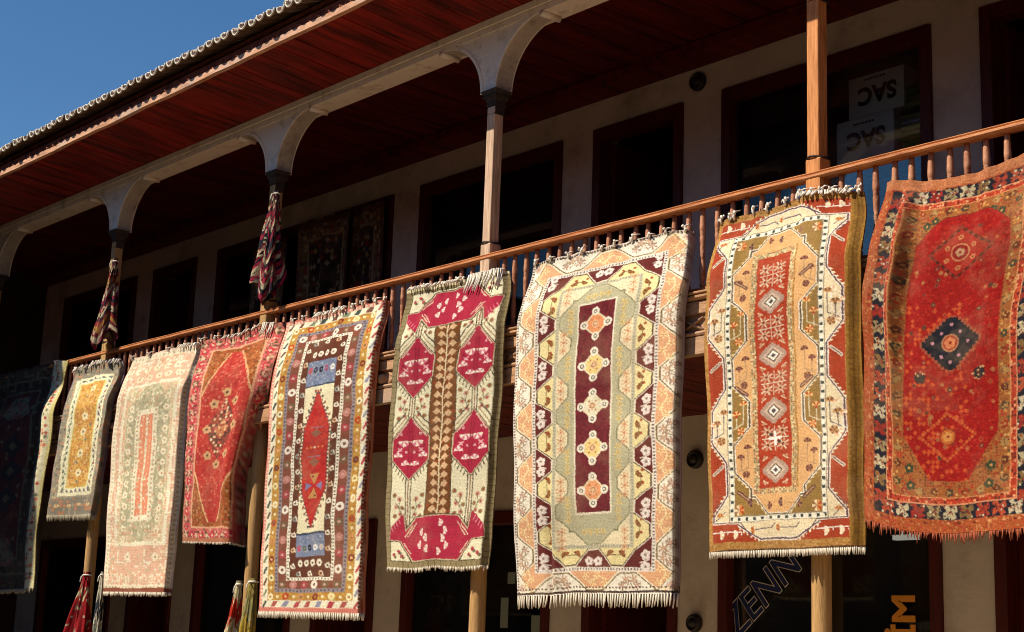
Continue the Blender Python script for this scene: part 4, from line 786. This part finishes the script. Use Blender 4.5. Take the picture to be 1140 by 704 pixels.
def prof(z):
    t = np.clip((4.28-z)/(4.28-3.84), 0, 1); t = t*t*(3-2*t); return -.03-.14*t+.03*np.clip((3.6-z)/1.2, 0, 1)
def sm(x, a, b): t = np.clip((x-a)/(b-a), 0, 1); return t*t*(3-2*t)
def grid_mesh(name, X, Y, Z, C, m, parent, loc, th=.009):
    nh, nw = X.shape; V = np.stack([X-loc[0], Y-loc[1], Z-loc[2]], -1).reshape(-1, 3); idx = np.arange(nh*nw).reshape(nh, nw)
    Fq = np.stack([idx[:-1, :-1], idx[1:, :-1], idx[1:, 1:], idx[:-1, 1:]], -1).reshape(-1, 4)
    # back sheet (coarser) and closing rim
    me = bpy.data.meshes.new(name); nf = len(Fq)
    bv = V+np.array([0, th, 0]); step = 6; ii = sorted(set(list(range(0, nh, step))+[nh-1])); jj = sorted(set(list(range(0, nw, step))+[nw-1]))
    B0 = len(V); bi = {}; BV = []; BC = []
    Cf = C.reshape(-1, 3)
    for i in ii:
        for j in jj: bi[(i, j)] = B0+len(BV); BV.append(bv[idx[i, j]]); BC.append(Cf[idx[i, j]]*.6)
    F2 = [(bi[(ii[a], jj[b])], bi[(ii[a], jj[b+1])], bi[(ii[a+1], jj[b+1])], bi[(ii[a+1], jj[b])]) for a in range(len(ii)-1) for b in range(len(jj)-1)]
    rim = []
    def edge(seq, f):
        o = []
        for k in range(len(seq)-1): o.append(f(seq[k], seq[k+1]))
        return o
    for a, b in zip(ii[:-1], ii[1:]):
        for j in (0, nw-1): rim.append((idx[a, j], idx[b, j], bi[(b, j)], bi[(a, j)]))
    for a, b in zip(jj[:-1], jj[1:]):
        for i in (0, nh-1): rim.append((idx[i, a], idx[i, b], bi[(i, b)], bi[(i, a)]))
    AF = np.vstack([Fq, np.array(F2), np.array(rim)]).astype(np.int32); AV = np.vstack([V, np.array(BV)]); AC = np.vstack([Cf, np.array(BC)])
    me.vertices.add(len(AV)); me.vertices.foreach_set('co', AV.astype(np.float32).ravel())
    me.loops.add(AF.size); me.loops.foreach_set('vertex_index', AF.ravel()); me.polygons.add(len(AF))
    me.polygons.foreach_set('loop_start', np.arange(0, AF.size, 4, dtype=np.int32)); me.polygons.foreach_set('loop_total', np.full(len(AF), 4, np.int32))
    me.polygons.foreach_set('use_smooth', np.r_[np.ones(nf, bool), np.zeros(len(AF)-nf, bool)]); me.update(calc_edges=True)
    ca = me.color_attributes.new('knots', 'FLOAT_COLOR', 'POINT'); ca.data.foreach_set('color', np.c_[AC, np.ones(len(AC))].astype(np.float32).ravel())
    me.materials.append(m); o = bpy.data.objects.new(name, me); COL.objects.link(o); o.parent = parent; return o

def rug(k, cv, label, folds, fringe, ties=(), topfr=None, scal=.02, back=None):
    L, R, T, Bt = [np.array(a) for a in OUTL[k]]
    C = cv.out(k); nh, nw = C.shape[:2]; s = np.linspace(0, 1, nw)[None]; t = np.linspace(0, 1, nh)[:, None]
    def ev(P, q): return np.stack([np.interp(q, np.linspace(0, 1, len(P)), P[:, i]) for i in (0, 1)], -1)
    def smooth(A):
        n = len(A); k_ = max(3, n//18)|1; pad = np.pad(A, ((k_, k_), (0, 0)), 'reflect', reflect_type='odd'); ker = np.hanning(k_+2)[1:-1]; ker /= ker.sum()
        return np.stack([np.convolve(pad[:, i], ker, 'same')[k_:-k_] for i in (0, 1)], -1)
    Le = smooth(ev(L, t[:, 0])); Re = smooth(ev(R, t[:, 0])); Te = smooth(ev(T, s[0])); Be = smooth(ev(Bt, s[0]))
    Te[0], Te[-1], Be[0], Be[-1] = Le[0], Re[0], Le[-1], Re[-1]
    P = (1-s)[..., None]*Le[:, None]+s[..., None]*Re[:, None]+(1-t)[..., None]*Te[None]+t[..., None]*Be[None] \
        - ((1-s)*(1-t))[..., None]*Le[0]-(s*(1-t))[..., None]*Re[0]-((1-s)*t)[..., None]*Le[-1]-(s*t)[..., None]*Re[-1]
    X, Z = P[..., 0], P[..., 1]; r = np.random.default_rng(100+k); Y = prof(Z)
    f = np.zeros_like(X)
    for _ in range(5): f += r.uniform(.25, 1)*np.sin(s*r.uniform(3, 16)+t*r.uniform(-2, 2)+r.uniform(0, 6))*(.35+.65*t)
    Y = Y+f*.0065+.006*np.sin(s*2*PI*9+2*t+k)*np.exp(-t*4)+.004*np.sin(t*23+s*5+k)+scal*.35*np.sin(s*2*PI*5.5+k)*np.exp(-t*9)
    Y = Y+.012*sm(s, .93, 1)+.012*(1-sm(s, 0, .06))
    if folds is not None: Y = Y+folds(s, t)
    if back: e_ = back[1]*sm(s, back[0], 1)*sm(t, *(back[3:] or (-1, -.5))); Y = Y+e_; X = X-e_*back[2]
    Y = Y+r.normal(0, .0004, X.shape)
    loc = (float(X[0].mean()), -.05, float(Z[0].mean()))
    o = empty('hanging_rug', loc, label, 'rug', 'rugs hung over the gallery railing')
    grid_mesh('carpet_pile', X, Y, Z, C, PILE, o, loc)
    # fringe along the lower edge
    n, ln, colr, rag, clump = fringe; fr = MB(); wdt = abs(X[-1, -1]-X[-1, 0])
    for i in range(n):
        q = (i+.5)/n; j = min(nw-1, int(q*(nw-1))); p = (X[-1, j], Y[-1, j]+.004, Z[-1, j]+.004); l = ln*random.uniform(1-rag, 1+rag*.6)
        dx = random.uniform(-.3, .3)*l*.45; dy = random.uniform(-.4, .1)*l*.4; rr = wdt/n*clump
        fr.tube([p, (p[0]+dx*.3, p[1]+dy*.3, p[2]-l*.5), (p[0]+dx, p[1]+dy, p[2]-l)], [rr, rr*1.05, rr*.55], 4)
    local(fr, loc).build('fringe', colr, o)
    for q, sz in ties:
        j = int(q*(nw-1)); x, y, z = X[2, j], Y[2, j]-.006, Z[2, j]; tb = MB(); d = random.choice((-1, 1))
        u = lambda a: random.uniform(-a, a); h_ = .034*sz
        tb.tube([(x, y, z-.012), (x+u(.006), y-.010, z+.008), (x+u(.010), y-.004, z+h_*.7), (x+u(.012), y+.014, z+h_), (x+u(.01), .012, z+h_*1.25)], [.006, .009, .008, .006, .004], 6)
        tb.tube([(x+.004*d, y-.008, z+h_*.55), (x+.012*d, y-.018, z+h_*.75), (x+.020*d, y-.016, z+h_*.5+u(.01))], [.008, .010, .005], 6)
        if random.random() < .5: tb.tube([(x, y-.006, z+.004), (x-.012*d, y-.014, z+.012+u(.01)), (x-.022*d, y-.012, z+u(.012))], [.006, .007, .004], 5)
        local(tb, loc).build('tie_cord', MT['cord'], o)
    if topfr:
        for (q0, q1, n, ln) in topfr:
            tf = MB()
            for i in range(n):
                q = q0+(q1-q0)*(i+.5)/n; j = int(q*(nw-1)); x, y, z = X[0, j], Y[0, j], Z[0, j]; l = ln*random.uniform(.75, 1.1); dx = random.uniform(-.012, .012)
                tf.tube([(x, y+.01, z+.012), (x, y-.012, z+.012), (x+dx, y-.026, z-l*.4), (x+dx*1.6, y-.034-.02*l/.1, z-l)], [.006, .0085, .007, .004], 4)
            local(tf, loc).build('top_fringe', MT['cord'], o)
    return o
FRW = mat('ivory_fringe', 'e0d4c0', .95, .2, 50); FRR = mat('reddish_fringe', 'a4583c', .95, .3, 40); FRD = mat('dull_fringe', 'a89c84', .95, .3, 40)
g_ = lambda s, t, s0, w, t0, t1, a: a*np.exp(-((s-s0)/w)**2)*sm(t, t0, t0+.12)*(1-sm(t, t1-.12, t1))
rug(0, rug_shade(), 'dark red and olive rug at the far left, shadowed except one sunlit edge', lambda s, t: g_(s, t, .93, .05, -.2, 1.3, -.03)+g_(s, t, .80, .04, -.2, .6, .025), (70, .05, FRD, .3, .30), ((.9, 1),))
rug(1, rug_gold(), 'small grey-brown rug with a gold centre and cream inner border', lambda s, t: g_(s, t, .3, .08, -.2, .35, -.02)+g_(s, t, .62, .07, -.2, .3, -.03)+.018*np.sin(s*34)*np.exp(-t*8), (90, .065, FRD, .2, .42), ((.1, 1), (.55, 1), (.9, 1)), ((.02, .98, 30, .03),), back=(.9, .05, 1.9, 0, .1))
rug(2, rug_peach(), 'pale peach and cream rug with a long narrow centre bar', lambda s, t: g_(s, t, .62, .09, .05, 1.4, -.018), (110, .04, FRW, .35, .45), ((.05, 1), (.3, 1), (.55, 1), (.8, 1), (.95, 1)), ((.7, .98, 12, .02),), back=(.9, .05, 1.8))
rug(3, rug_redold(), 'old red rug with a dark speckled medallion and its right edge folded back', lambda s, t: g_(s, t, .74, .07, .2, 1.4, -.035), (80, .02, FRW, .5, .5), ((.05, 1), (.22, 1), (.5, .8)), ((.78, .90, 6, .10), (.3, .75, 12, .02)), back=(.80, .16, 1.5, .2, .5))
rug(4, rug_prayer(), 'ochre bordered prayer rug with pale blue ends and a long red lozenge', lambda s, t: g_(s, t, .5, .2, .2, 1.4, -.012), (105, .055, FRW, .15, .42), ((.08, 1), (.2, 1), (.33, 1.2), (.42, 1), (.5, 1.3), (.58, 1), (.68, 1), (.78, 1.2), (.9, 1), (.97, 1)), ((.3, .62, 14, .02),), back=(.94, .05, 1.4))
rug(5, rug_magenta(), 'cream rug with four magenta hexagons either side of a brown leafy stripe', lambda s, t: g_(s, t, .42, .1, .75, 1.4, -.03)-.012*np.sin(s*9)*sm(t, .8, 1), (100, .03, FRW, .6, .5), ((.22, 1), (.52, 1.1)), ((.62, .97, 22, .13), (.03, .6, 24, .012)), back=(.92, .035, 1.17))
rug(6, rug_big(), 'large peach and sage rug with five diamonds on a dark red panel', lambda s, t: -.028*np.exp(-((s-.262)/.03)**2)*sm(t, .6, .85)+.028*np.exp(-((s-.225)/.022)**2)*sm(t, .6, .85), (64, .085, FRW, .12, .34), tuple((q, 1+.3*math.sin(q*40)) for q in (.02, .13, .24, .34, .46, .55, .66, .76, .87, .96)), back=(.96, .05, .97))
rug(7, rug_village(), 'red, cream and ochre rug with a dotted white border and red centre strip', lambda s, t: g_(s, t, .7, .12, -.3, .25, -.02), (150, .045, FRW, .12, .5), tuple((q, 1+.5*abs(math.sin(q*31))) for q in (.02, .10, .13, .27, .36, .5, .58, .63, .69, .76, .83, .9, .98)), ((.62, .95, 20, .015),), back=(.91, .03, .76))
rug(8, rug_red(), 'bright red rug with a small navy diamond, sagging from the railing at right', lambda s, t: -.055*np.exp(-((s-(.17+.03*t))/.035)**2)*(1-sm(t, .35, .8))*sm(t, .02, .1)+.03*np.exp(-((s-.25-.02*t)/.05)**2)*(1-sm(t, .3, .75))+g_(s, t, .8, .1, .1, .9, .02)+.03*sm(s, .0, .3)*sm(t, .0, .1)*(1-sm(t, .3, .5)), (120, .045, FRR, .8, .45))

# ------------------------------------------------------------------ bunched kilims tied to the posts
def bunch(c, top, h, r0, r1, lean, stripes, label, seed, group, cordz=None, flare=1.3, squash=.75):
    r = np.random.default_rng(seed); n, m = 120, 140; o = empty('bunched_kilim', (c[0], c[1], top), label, 'kilim', group)
    th = np.linspace(0, 2*PI, n)[None]; t = np.linspace(0, 1, m)[:, None]
    fold = .24*np.sin(th*4+seed+t*2.2)+.15*np.sin(th*7+2*seed-t*3)+.09*np.sin(th*11+t*5)+.05*np.sin(t*14+th*2)
    rad = (r0+(r1-r0)*t**flare)*(1+fold*sm(t, 0, .25)); 
    X = c[0]+lean[0]*t+rad*np.cos(th); Y = c[1]+lean[1]*t+rad*np.sin(th)*squash; ragg = .10*np.sin(th*2+seed)+.04*np.sin(th*5); Z = top-h*t*(1+ragg*t)
    C = np.zeros((m, n, 3)); q = t+.05*np.sin(th*5+seed)+0*th
    acc = 0; edges_ = []; tot = sum(w for w, _ in stripes)
    rep = 2 if tot > 12 or len(stripes) > 8 else 1; st = stripes*rep; tot *= rep
    for n_, (w, col) in enumerate(st): C[(q >= acc/tot-(n_ == 0)) & (q < (acc+w)/tot+(n_ == len(st)-1))] = lin(col); acc += w
    rr = r.random((m//3+2, n//4+2)); big = rr[(np.arange(m)//3)][:, (np.arange(n)//4)]; C[big < .07] = lin('b8a888'); C[(big > .86)] *= .45; C *= .8*(1+r.normal(0, .10, (m, n, 1)))
    grid_mesh('kilim_cloth', X[:, ::-1], Y[:, ::-1], Z[:, ::-1], np.clip(C, 0, .9)[:, ::-1], PILE, o, (c[0], c[1], top), th=.0)
    tc = MB(); tc.tube([((r0*1.05)*math.cos(a), (r0*1.05*squash)*math.sin(a), -.03) for a in [2*PI*k/14 for k in range(15)]], .008); tc.tube([(0, -r0*squash, -.03), (.03, -r0-.03, -.05), (.02, -r0-.035, -.10)], .006)
    tc.build('tie_cord', MT['cord'], o); return o
ST1 = [(2, '20202c'), (1, '8c1c2c'), (1.1, 'b8a888'), (1, '181824'), (1.2, '9c2034'), (1, '20202c'), (1.4, 'a82c40'), (1.3, 'c0b090'), (1, '242430'), (1.5, '98203c'), (1, '181828')]
bunch((-5.79, -.055), 5.50, .90, .035, .15, (-.0, -.04), ST1, 'striped black, crimson and cream kilim bunched on the post between the red and prayer rugs', 3, 'kilims tied to the upper posts')
bunch((-8.77, -.055), 5.38, .86, .035, .15, (-.0, -.04), [(1, '201c28'), (1, '7c1c2c'), (.9, 'b0a080'), (1, '201c28'), (1, '8c2430'), (1.2, 'a87838'), (1, '6c1c2c'), (1.1, 'b8a888'), (1, '8c2440')], 'striped maroon kilim bunched on the post above the small gold rug', 5, 'kilims tied to the upper posts')
bunch((-8.70, -.09), 2.24, 1.0, .045, .20, (-.12, -.02), [(4, 'a01420'), (1, '8c1018'), (1.3, 'ccb88c'), (4, 'a41c24'), (3, '98141c')], 'red textile tied low on the post under the small gold rug', 8, 'textiles tied to the lower posts')
bunch((-8.42, -.07), 2.24, 1.0, .022, .055, (-.02, 0), [(3, 'cfc4ac'), (2, '2c3440'), (1, 'cfc4ac'), (2, '8c9080'), (4, 'd8ccb4')], 'thin white and dark roll hanging beside the red textile', 9, 'textiles tied to the lower posts', flare=.8)
bunch((-5.90, -.09), 2.13, 1.0, .03, .16, (-.10, -.02), [(2, 'd8c89c'), (2, 'c83018'), (1.2, 'dccca0'), (2, 'bc2818'), (2, 'cbb070'), (2, 'b82818')], 'cream textile with red patches tied on the post under the old red rug', 12, 'textiles tied to the lower posts')
bunch((-5.68, -.09), 2.15, 1.0, .045, .10, (-.06, -.02), [(2, 'a08c48'), (2, '8c8450'), (2, 'b89838'), (2, '7c7c54'), (4, 'b49040')], 'mustard yellow textile tied on the post beside the prayer rug', 15, 'textiles tied to the lower posts')

# ------------------------------------------------------------------ dim rugs hung in the gallery doorways
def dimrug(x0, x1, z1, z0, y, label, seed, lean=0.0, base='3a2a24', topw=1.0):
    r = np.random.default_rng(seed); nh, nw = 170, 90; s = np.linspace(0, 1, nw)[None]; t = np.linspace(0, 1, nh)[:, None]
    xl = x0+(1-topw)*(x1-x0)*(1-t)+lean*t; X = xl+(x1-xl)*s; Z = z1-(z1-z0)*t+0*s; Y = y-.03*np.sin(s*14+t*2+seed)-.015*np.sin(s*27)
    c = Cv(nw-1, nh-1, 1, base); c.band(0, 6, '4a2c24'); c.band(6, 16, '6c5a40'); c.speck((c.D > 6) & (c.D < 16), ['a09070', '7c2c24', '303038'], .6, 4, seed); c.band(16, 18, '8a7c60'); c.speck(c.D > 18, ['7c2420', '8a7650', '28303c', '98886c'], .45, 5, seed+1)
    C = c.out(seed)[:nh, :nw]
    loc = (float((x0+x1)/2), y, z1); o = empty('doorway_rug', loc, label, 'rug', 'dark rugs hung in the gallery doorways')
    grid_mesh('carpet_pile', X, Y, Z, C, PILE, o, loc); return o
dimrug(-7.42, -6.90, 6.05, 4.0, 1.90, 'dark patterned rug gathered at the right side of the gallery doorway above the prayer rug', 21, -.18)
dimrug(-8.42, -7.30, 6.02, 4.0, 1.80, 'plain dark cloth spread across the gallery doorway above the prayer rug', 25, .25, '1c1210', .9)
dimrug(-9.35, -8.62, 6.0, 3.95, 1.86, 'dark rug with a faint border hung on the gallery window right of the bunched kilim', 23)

# ------------------------------------------------------------------ things behind the right-hand gallery window
def carton(x, z, w, h, d, y, label, name='carton'):
    loc = (x, y, z); o = empty(name, loc, label, 'carton', 'cartons stored behind the gallery window'); b = MB(); b.box(0, w, 0, d, 0, h); b.build('box', MT['carton'], o, bevel=.004)
    tp = MB(); tp.box(w*.02, w*.98, -.0015, -.0005, h*.985, h*.995); 
    T = Matrix.Translation((w*.5, -.003, h*.52)) @ Matrix.Rotation(PI, 4, 'Y') @ RX @ Matrix.Translation((-.185, -.05, 0)) @ Matrix.Diagonal((1.0, 1, 1, 1))
    text_mesh('SAC', .185, 'carton_print', MT['ink'], o, T, offset=.007, space=1.05)
    sm_ = MB()                                  # line of small illegible print
    for k in range(7): sm_.box(w*.5-.10+k*.028, w*.5-.10+k*.028+.019, -.004, -.003, h*.5+.115, h*.5+.130)
    sm_.build('small_print', MT['ink'], o); return o
carton(-1.438, 5.305, .52, .34, .40, 2.16, 'lower pale carton with upside down SAC print behind the gallery window')
carton(-1.33, 5.652, .50, .32, .38, 2.17, 'upper pale carton with upside down SAC print stacked on another carton')
sh = empty('storage_shelf', (-1.2, 2.3, 3.8), 'wooden storage shelf carrying cartons and folded cloth behind the window', 'shelf')
q = MB(); 
for x in (-1.66, -.575): q.box(x, x+.03, 2.14, 2.62, 3.80, 5.27)
q.build('upright', MT['frame'], sh, loc=(1.2, -2.3, -3.8))
q = MB()
for z in (4.1, 4.6, 5.275): q.box(-1.628, -.577, 2.142, 2.62, z, z+.025)
q.build('shelf_board', MT['frame'], sh, loc=(1.2, -2.3, -3.8))
def stack(x0, x1, z0, n, cols, label, y=2.20, d=.32, th=.045):
    o = empty('folded_cloth_stack', (x0, y, z0), label, 'cloth stack', 'folded cloths behind the gallery window'); z = 0
    for i in range(n):
        mm = MB(); h = th*random.uniform(.8, 1.2); a, b = random.uniform(-.01, .01), random.uniform(-.01, .01); mm.box(a, x1-x0+b, 0, d, z+.001, z+h-.002); z += h
        mm.build('folded_cloth', mat('cloth_%d' % i, cols[i % len(cols)], .9, .3, 12, (1, 1, 6)), o, bevel=.014)
stack(-.885, -.60, 5.302, 11, ['2f7a50', '3a8a4c', '4a9a50', '2c7458', '6aa060', 'a0a4b4', '7c7a50', '3c2c24', '8a8850', '7a6c38', '6c7044'], 'stack of green and olive folded cloths beside the cartons')
stack(-1.62, -1.12, 4.627, 12, ['4a78a8', '6a90b8', '3c6898', '5c88b0', '8aa4bc'], 'stack of blue folded cloths under the cartons', th=.055)
stack(-1.08, -.68, 4.627, 12, ['3a7a94', '4a8a9c', '3c6888', '2c5c7c'], 'stack of teal folded cloths under the green ones', th=.055)
stack(-2.30, -1.92, 4.9, 8, ['3a8a88', '4a9a70', '3c6888', '6cb0a0'], 'stack of turquoise folded cloths at the left of the gallery window', th=.05, y=2.25)
tb = empty('side_table', (-2.1, 2.4, 3.8), 'plain wooden table carrying turquoise cloths behind the window', 'table')
q = MB(); q.box(-.24, .24, -.18, .22, 1.06, 1.098); q.build('table_top', MT['frame'], tb)
for sx in (-.21, .17):
    for sy in (-.16, .16): q = MB(); q.box(sx, sx+.04, sy, sy+.04, .0, 1.058); q.build('leg', MT['frame'], tb)
def bcart(x, y, z, w, h, label): o = MB(); o.box(0, w, 0, .3, 0, h); o.box(w*.45, w*.55, -.002, .302, 0.001, h+.002); return tag(o.build('brown_carton', mat('brown_card', '7a5238', .85, .2, 5), loc=(x, y, z), bevel=.005), label, 'carton', 'brown cartons behind the gallery window')
bcart(-2.28, 2.26, 5.33, .34, .26, 'brown carton standing on the turquoise cloths')
bcart(-2.27, 2.27, 5.60, .32, .28, 'brown carton topmost on the other brown carton above the turquoise cloths')

# ------------------------------------------------------------------ unseen block at the left, added to shade the far end
WG = empty('shade_blocker', (-12.0, -1.5, 0), 'unseen rubble stone shade tower standing at the left end of the gallery', 'blocker')
XW, YW = -10.9, -2.12
q = MB(); q.box(-13.2, XW, YW, -1.02, 0, 7.0); local(q, WG.location).build('wall', MT['wingwall'], WG)
q = MB(); q.add([(-13.3, YW-.06, 7.0), (XW+.04, YW-.06, 7.0), (XW+.04, -.98, 7.0), (-13.3, -.98, 7.0), (-12.05, -1.55, 7.5)], [(0, 3, 2, 1), (0, 1, 4), (1, 2, 4), (2, 3, 4), (3, 0, 4)]); local(q, WG.location).build('roof', MT['undertile'], WG)
for zz in (1.4, 4.2):
    yy = -1.95
    q = MB(); q.box(XW+.002, XW+.05, yy, yy+.08, zz, zz+1.3); q.box(XW+.002, XW+.05, yy+.62, yy+.7, zz, zz+1.3); q.box(XW+.002, XW+.048, yy+.08, yy+.62, zz+1.22, zz+1.3); q.box(XW+.002, XW+.06, yy-.05, yy+.75, zz-.06, zz-.001)
    w_ = local(q, WG.location).build('window', MT['frame'], WG); q = MB(); q.box(XW+.003, XW+.02, yy+.08, yy+.62, zz, zz+1.22); local(q, WG.location).build('pane', MT['glass'], w_)

# ------------------------------------------------------------------ the other sides of the courtyard, behind and beside the photographer
def side_building(name, x0, x1, y0, y1, h, face, label):
    o = empty(name, ((x0+x1)/2, (y0+y1)/2, 0), label, 'building'); q = MB(); q.box(x0, x1, y0, y1, 0, h); local(q, o.location).build('wall', MT['wingwall'], o)
    q = MB(); q.add([(x0-.6, y0-.6, h), (x1+.6, y0-.6, h), (x1+.6, y1+.6, h), (x0-.6, y1+.6, h), ((x0+x1)/2 if face == 'x' else x0+2, (y0+y1)/2 if face == 'y' else y0+2, h+1.6), ((x0+x1)/2 if face == 'x' else x1-2, (y0+y1)/2 if face == 'y' else y1-2, h+1.6)],
          [(0, 3, 2, 1), (0, 1, 5, 4), (1, 2, 5), (2, 3, 4, 5), (3, 0, 4)] if face == 'y' else [(0, 3, 2, 1), (0, 1, 4), (1, 2, 5, 4), (2, 3, 5), (3, 0, 4, 5)]); local(q, o.location).build('roof', MT['undertile'], o)
    span = (x1-x0) if face == 'y' else (y1-y0); n = int(span//3)
    for i in range(n):
        for z in (.9, 4.6):
            u = (x0 if face == 'y' else y0)+1.0+i*3; q = MB(); g2 = MB()
            if face == 'y': q.box(u, u+1.3, y1+.002, y1+.06, z-.1, z-.002); q.box(u, u+.1, y1+.002, y1+.05, z, z+1.7); q.box(u+1.2, u+1.3, y1+.002, y1+.05, z, z+1.7); q.box(u+.1, u+1.2, y1+.002, y1+.048, z+1.6, z+1.7); g2.box(u+.1, u+1.2, y1+.003, y1+.02, z, z+1.6)
            else: q.box(x0-.06, x0-.002, u, u+1.3, z-.1, z-.002); q.box(x0-.05, x0-.002, u, u+.1, z, z+1.7); q.box(x0-.05, x0-.002, u+1.2, u+1.3, z, z+1.7); q.box(x0-.048, x0-.002, u+.1, u+1.2, z+1.6, z+1.7); g2.box(x0-.02, x0-.003, u+.1, u+1.2, z, z+1.6)
            w_ = local(q, o.location).build('window', MT['frame'], o); local(g2, o.location).build('pane', MT['glass'], w_)
side_building('opposite_building', -7.5, 16, -24, -16, 7.2, 'y', 'long rubble stone building on the far side of the courtyard opposite the gallery')
side_building('opposite_building', -24, -8.2, -22, -14, 8.2, 'y', 'taller rubble stone building at the left corner of the courtyard opposite the gallery')
side_building('side_building', 13, 21, -15.8, 6, 7.0, 'x', 'rubble stone building closing the right side of the courtyard')

def left_block():
    o = empty('side_building', (-20, -8, 0), 'rubble stone building closing the left side of the courtyard', 'building'); q = MB(); q.box(-24, -16.2, -15.9, -1.2, 0, 8.0); local(q, o.location).build('wall', MT['wingwall'], o)
    q = MB(); q.add([(-24.4, -15.9, 8.0), (-15.8, -15.9, 8.0), (-15.8, -1.1, 8.0), (-24.4, -1.1, 8.0), (-20, -13, 9.1), (-20, -4, 9.1)], [(0, 3, 2, 1), (0, 1, 4), (1, 2, 5, 4), (2, 3, 5), (3, 0, 4, 5)]); local(q, o.location).build('roof', MT['undertile'], o)
    for i in range(4):
        for z in (.9, 4.3):
            u = -14.5+i*3.2; q = MB(); g2 = MB(); q.box(-16.198, -16.15, u, u+.1, z, z+1.5); q.box(-16.198, -16.15, u+1.1, u+1.2, z, z+1.5); q.box(-16.198, -16.152, u+.1, u+1.1, z+1.4, z+1.5); q.box(-16.198, -16.14, u-.05, u+1.25, z-.08, z-.001); g2.box(-16.197, -16.18, u+.1, u+1.1, z, z+1.4)
            w_ = local(q, o.location).build('window', MT['frame'], o); local(g2, o.location).build('pane', MT['glass'], w_)
left_block()
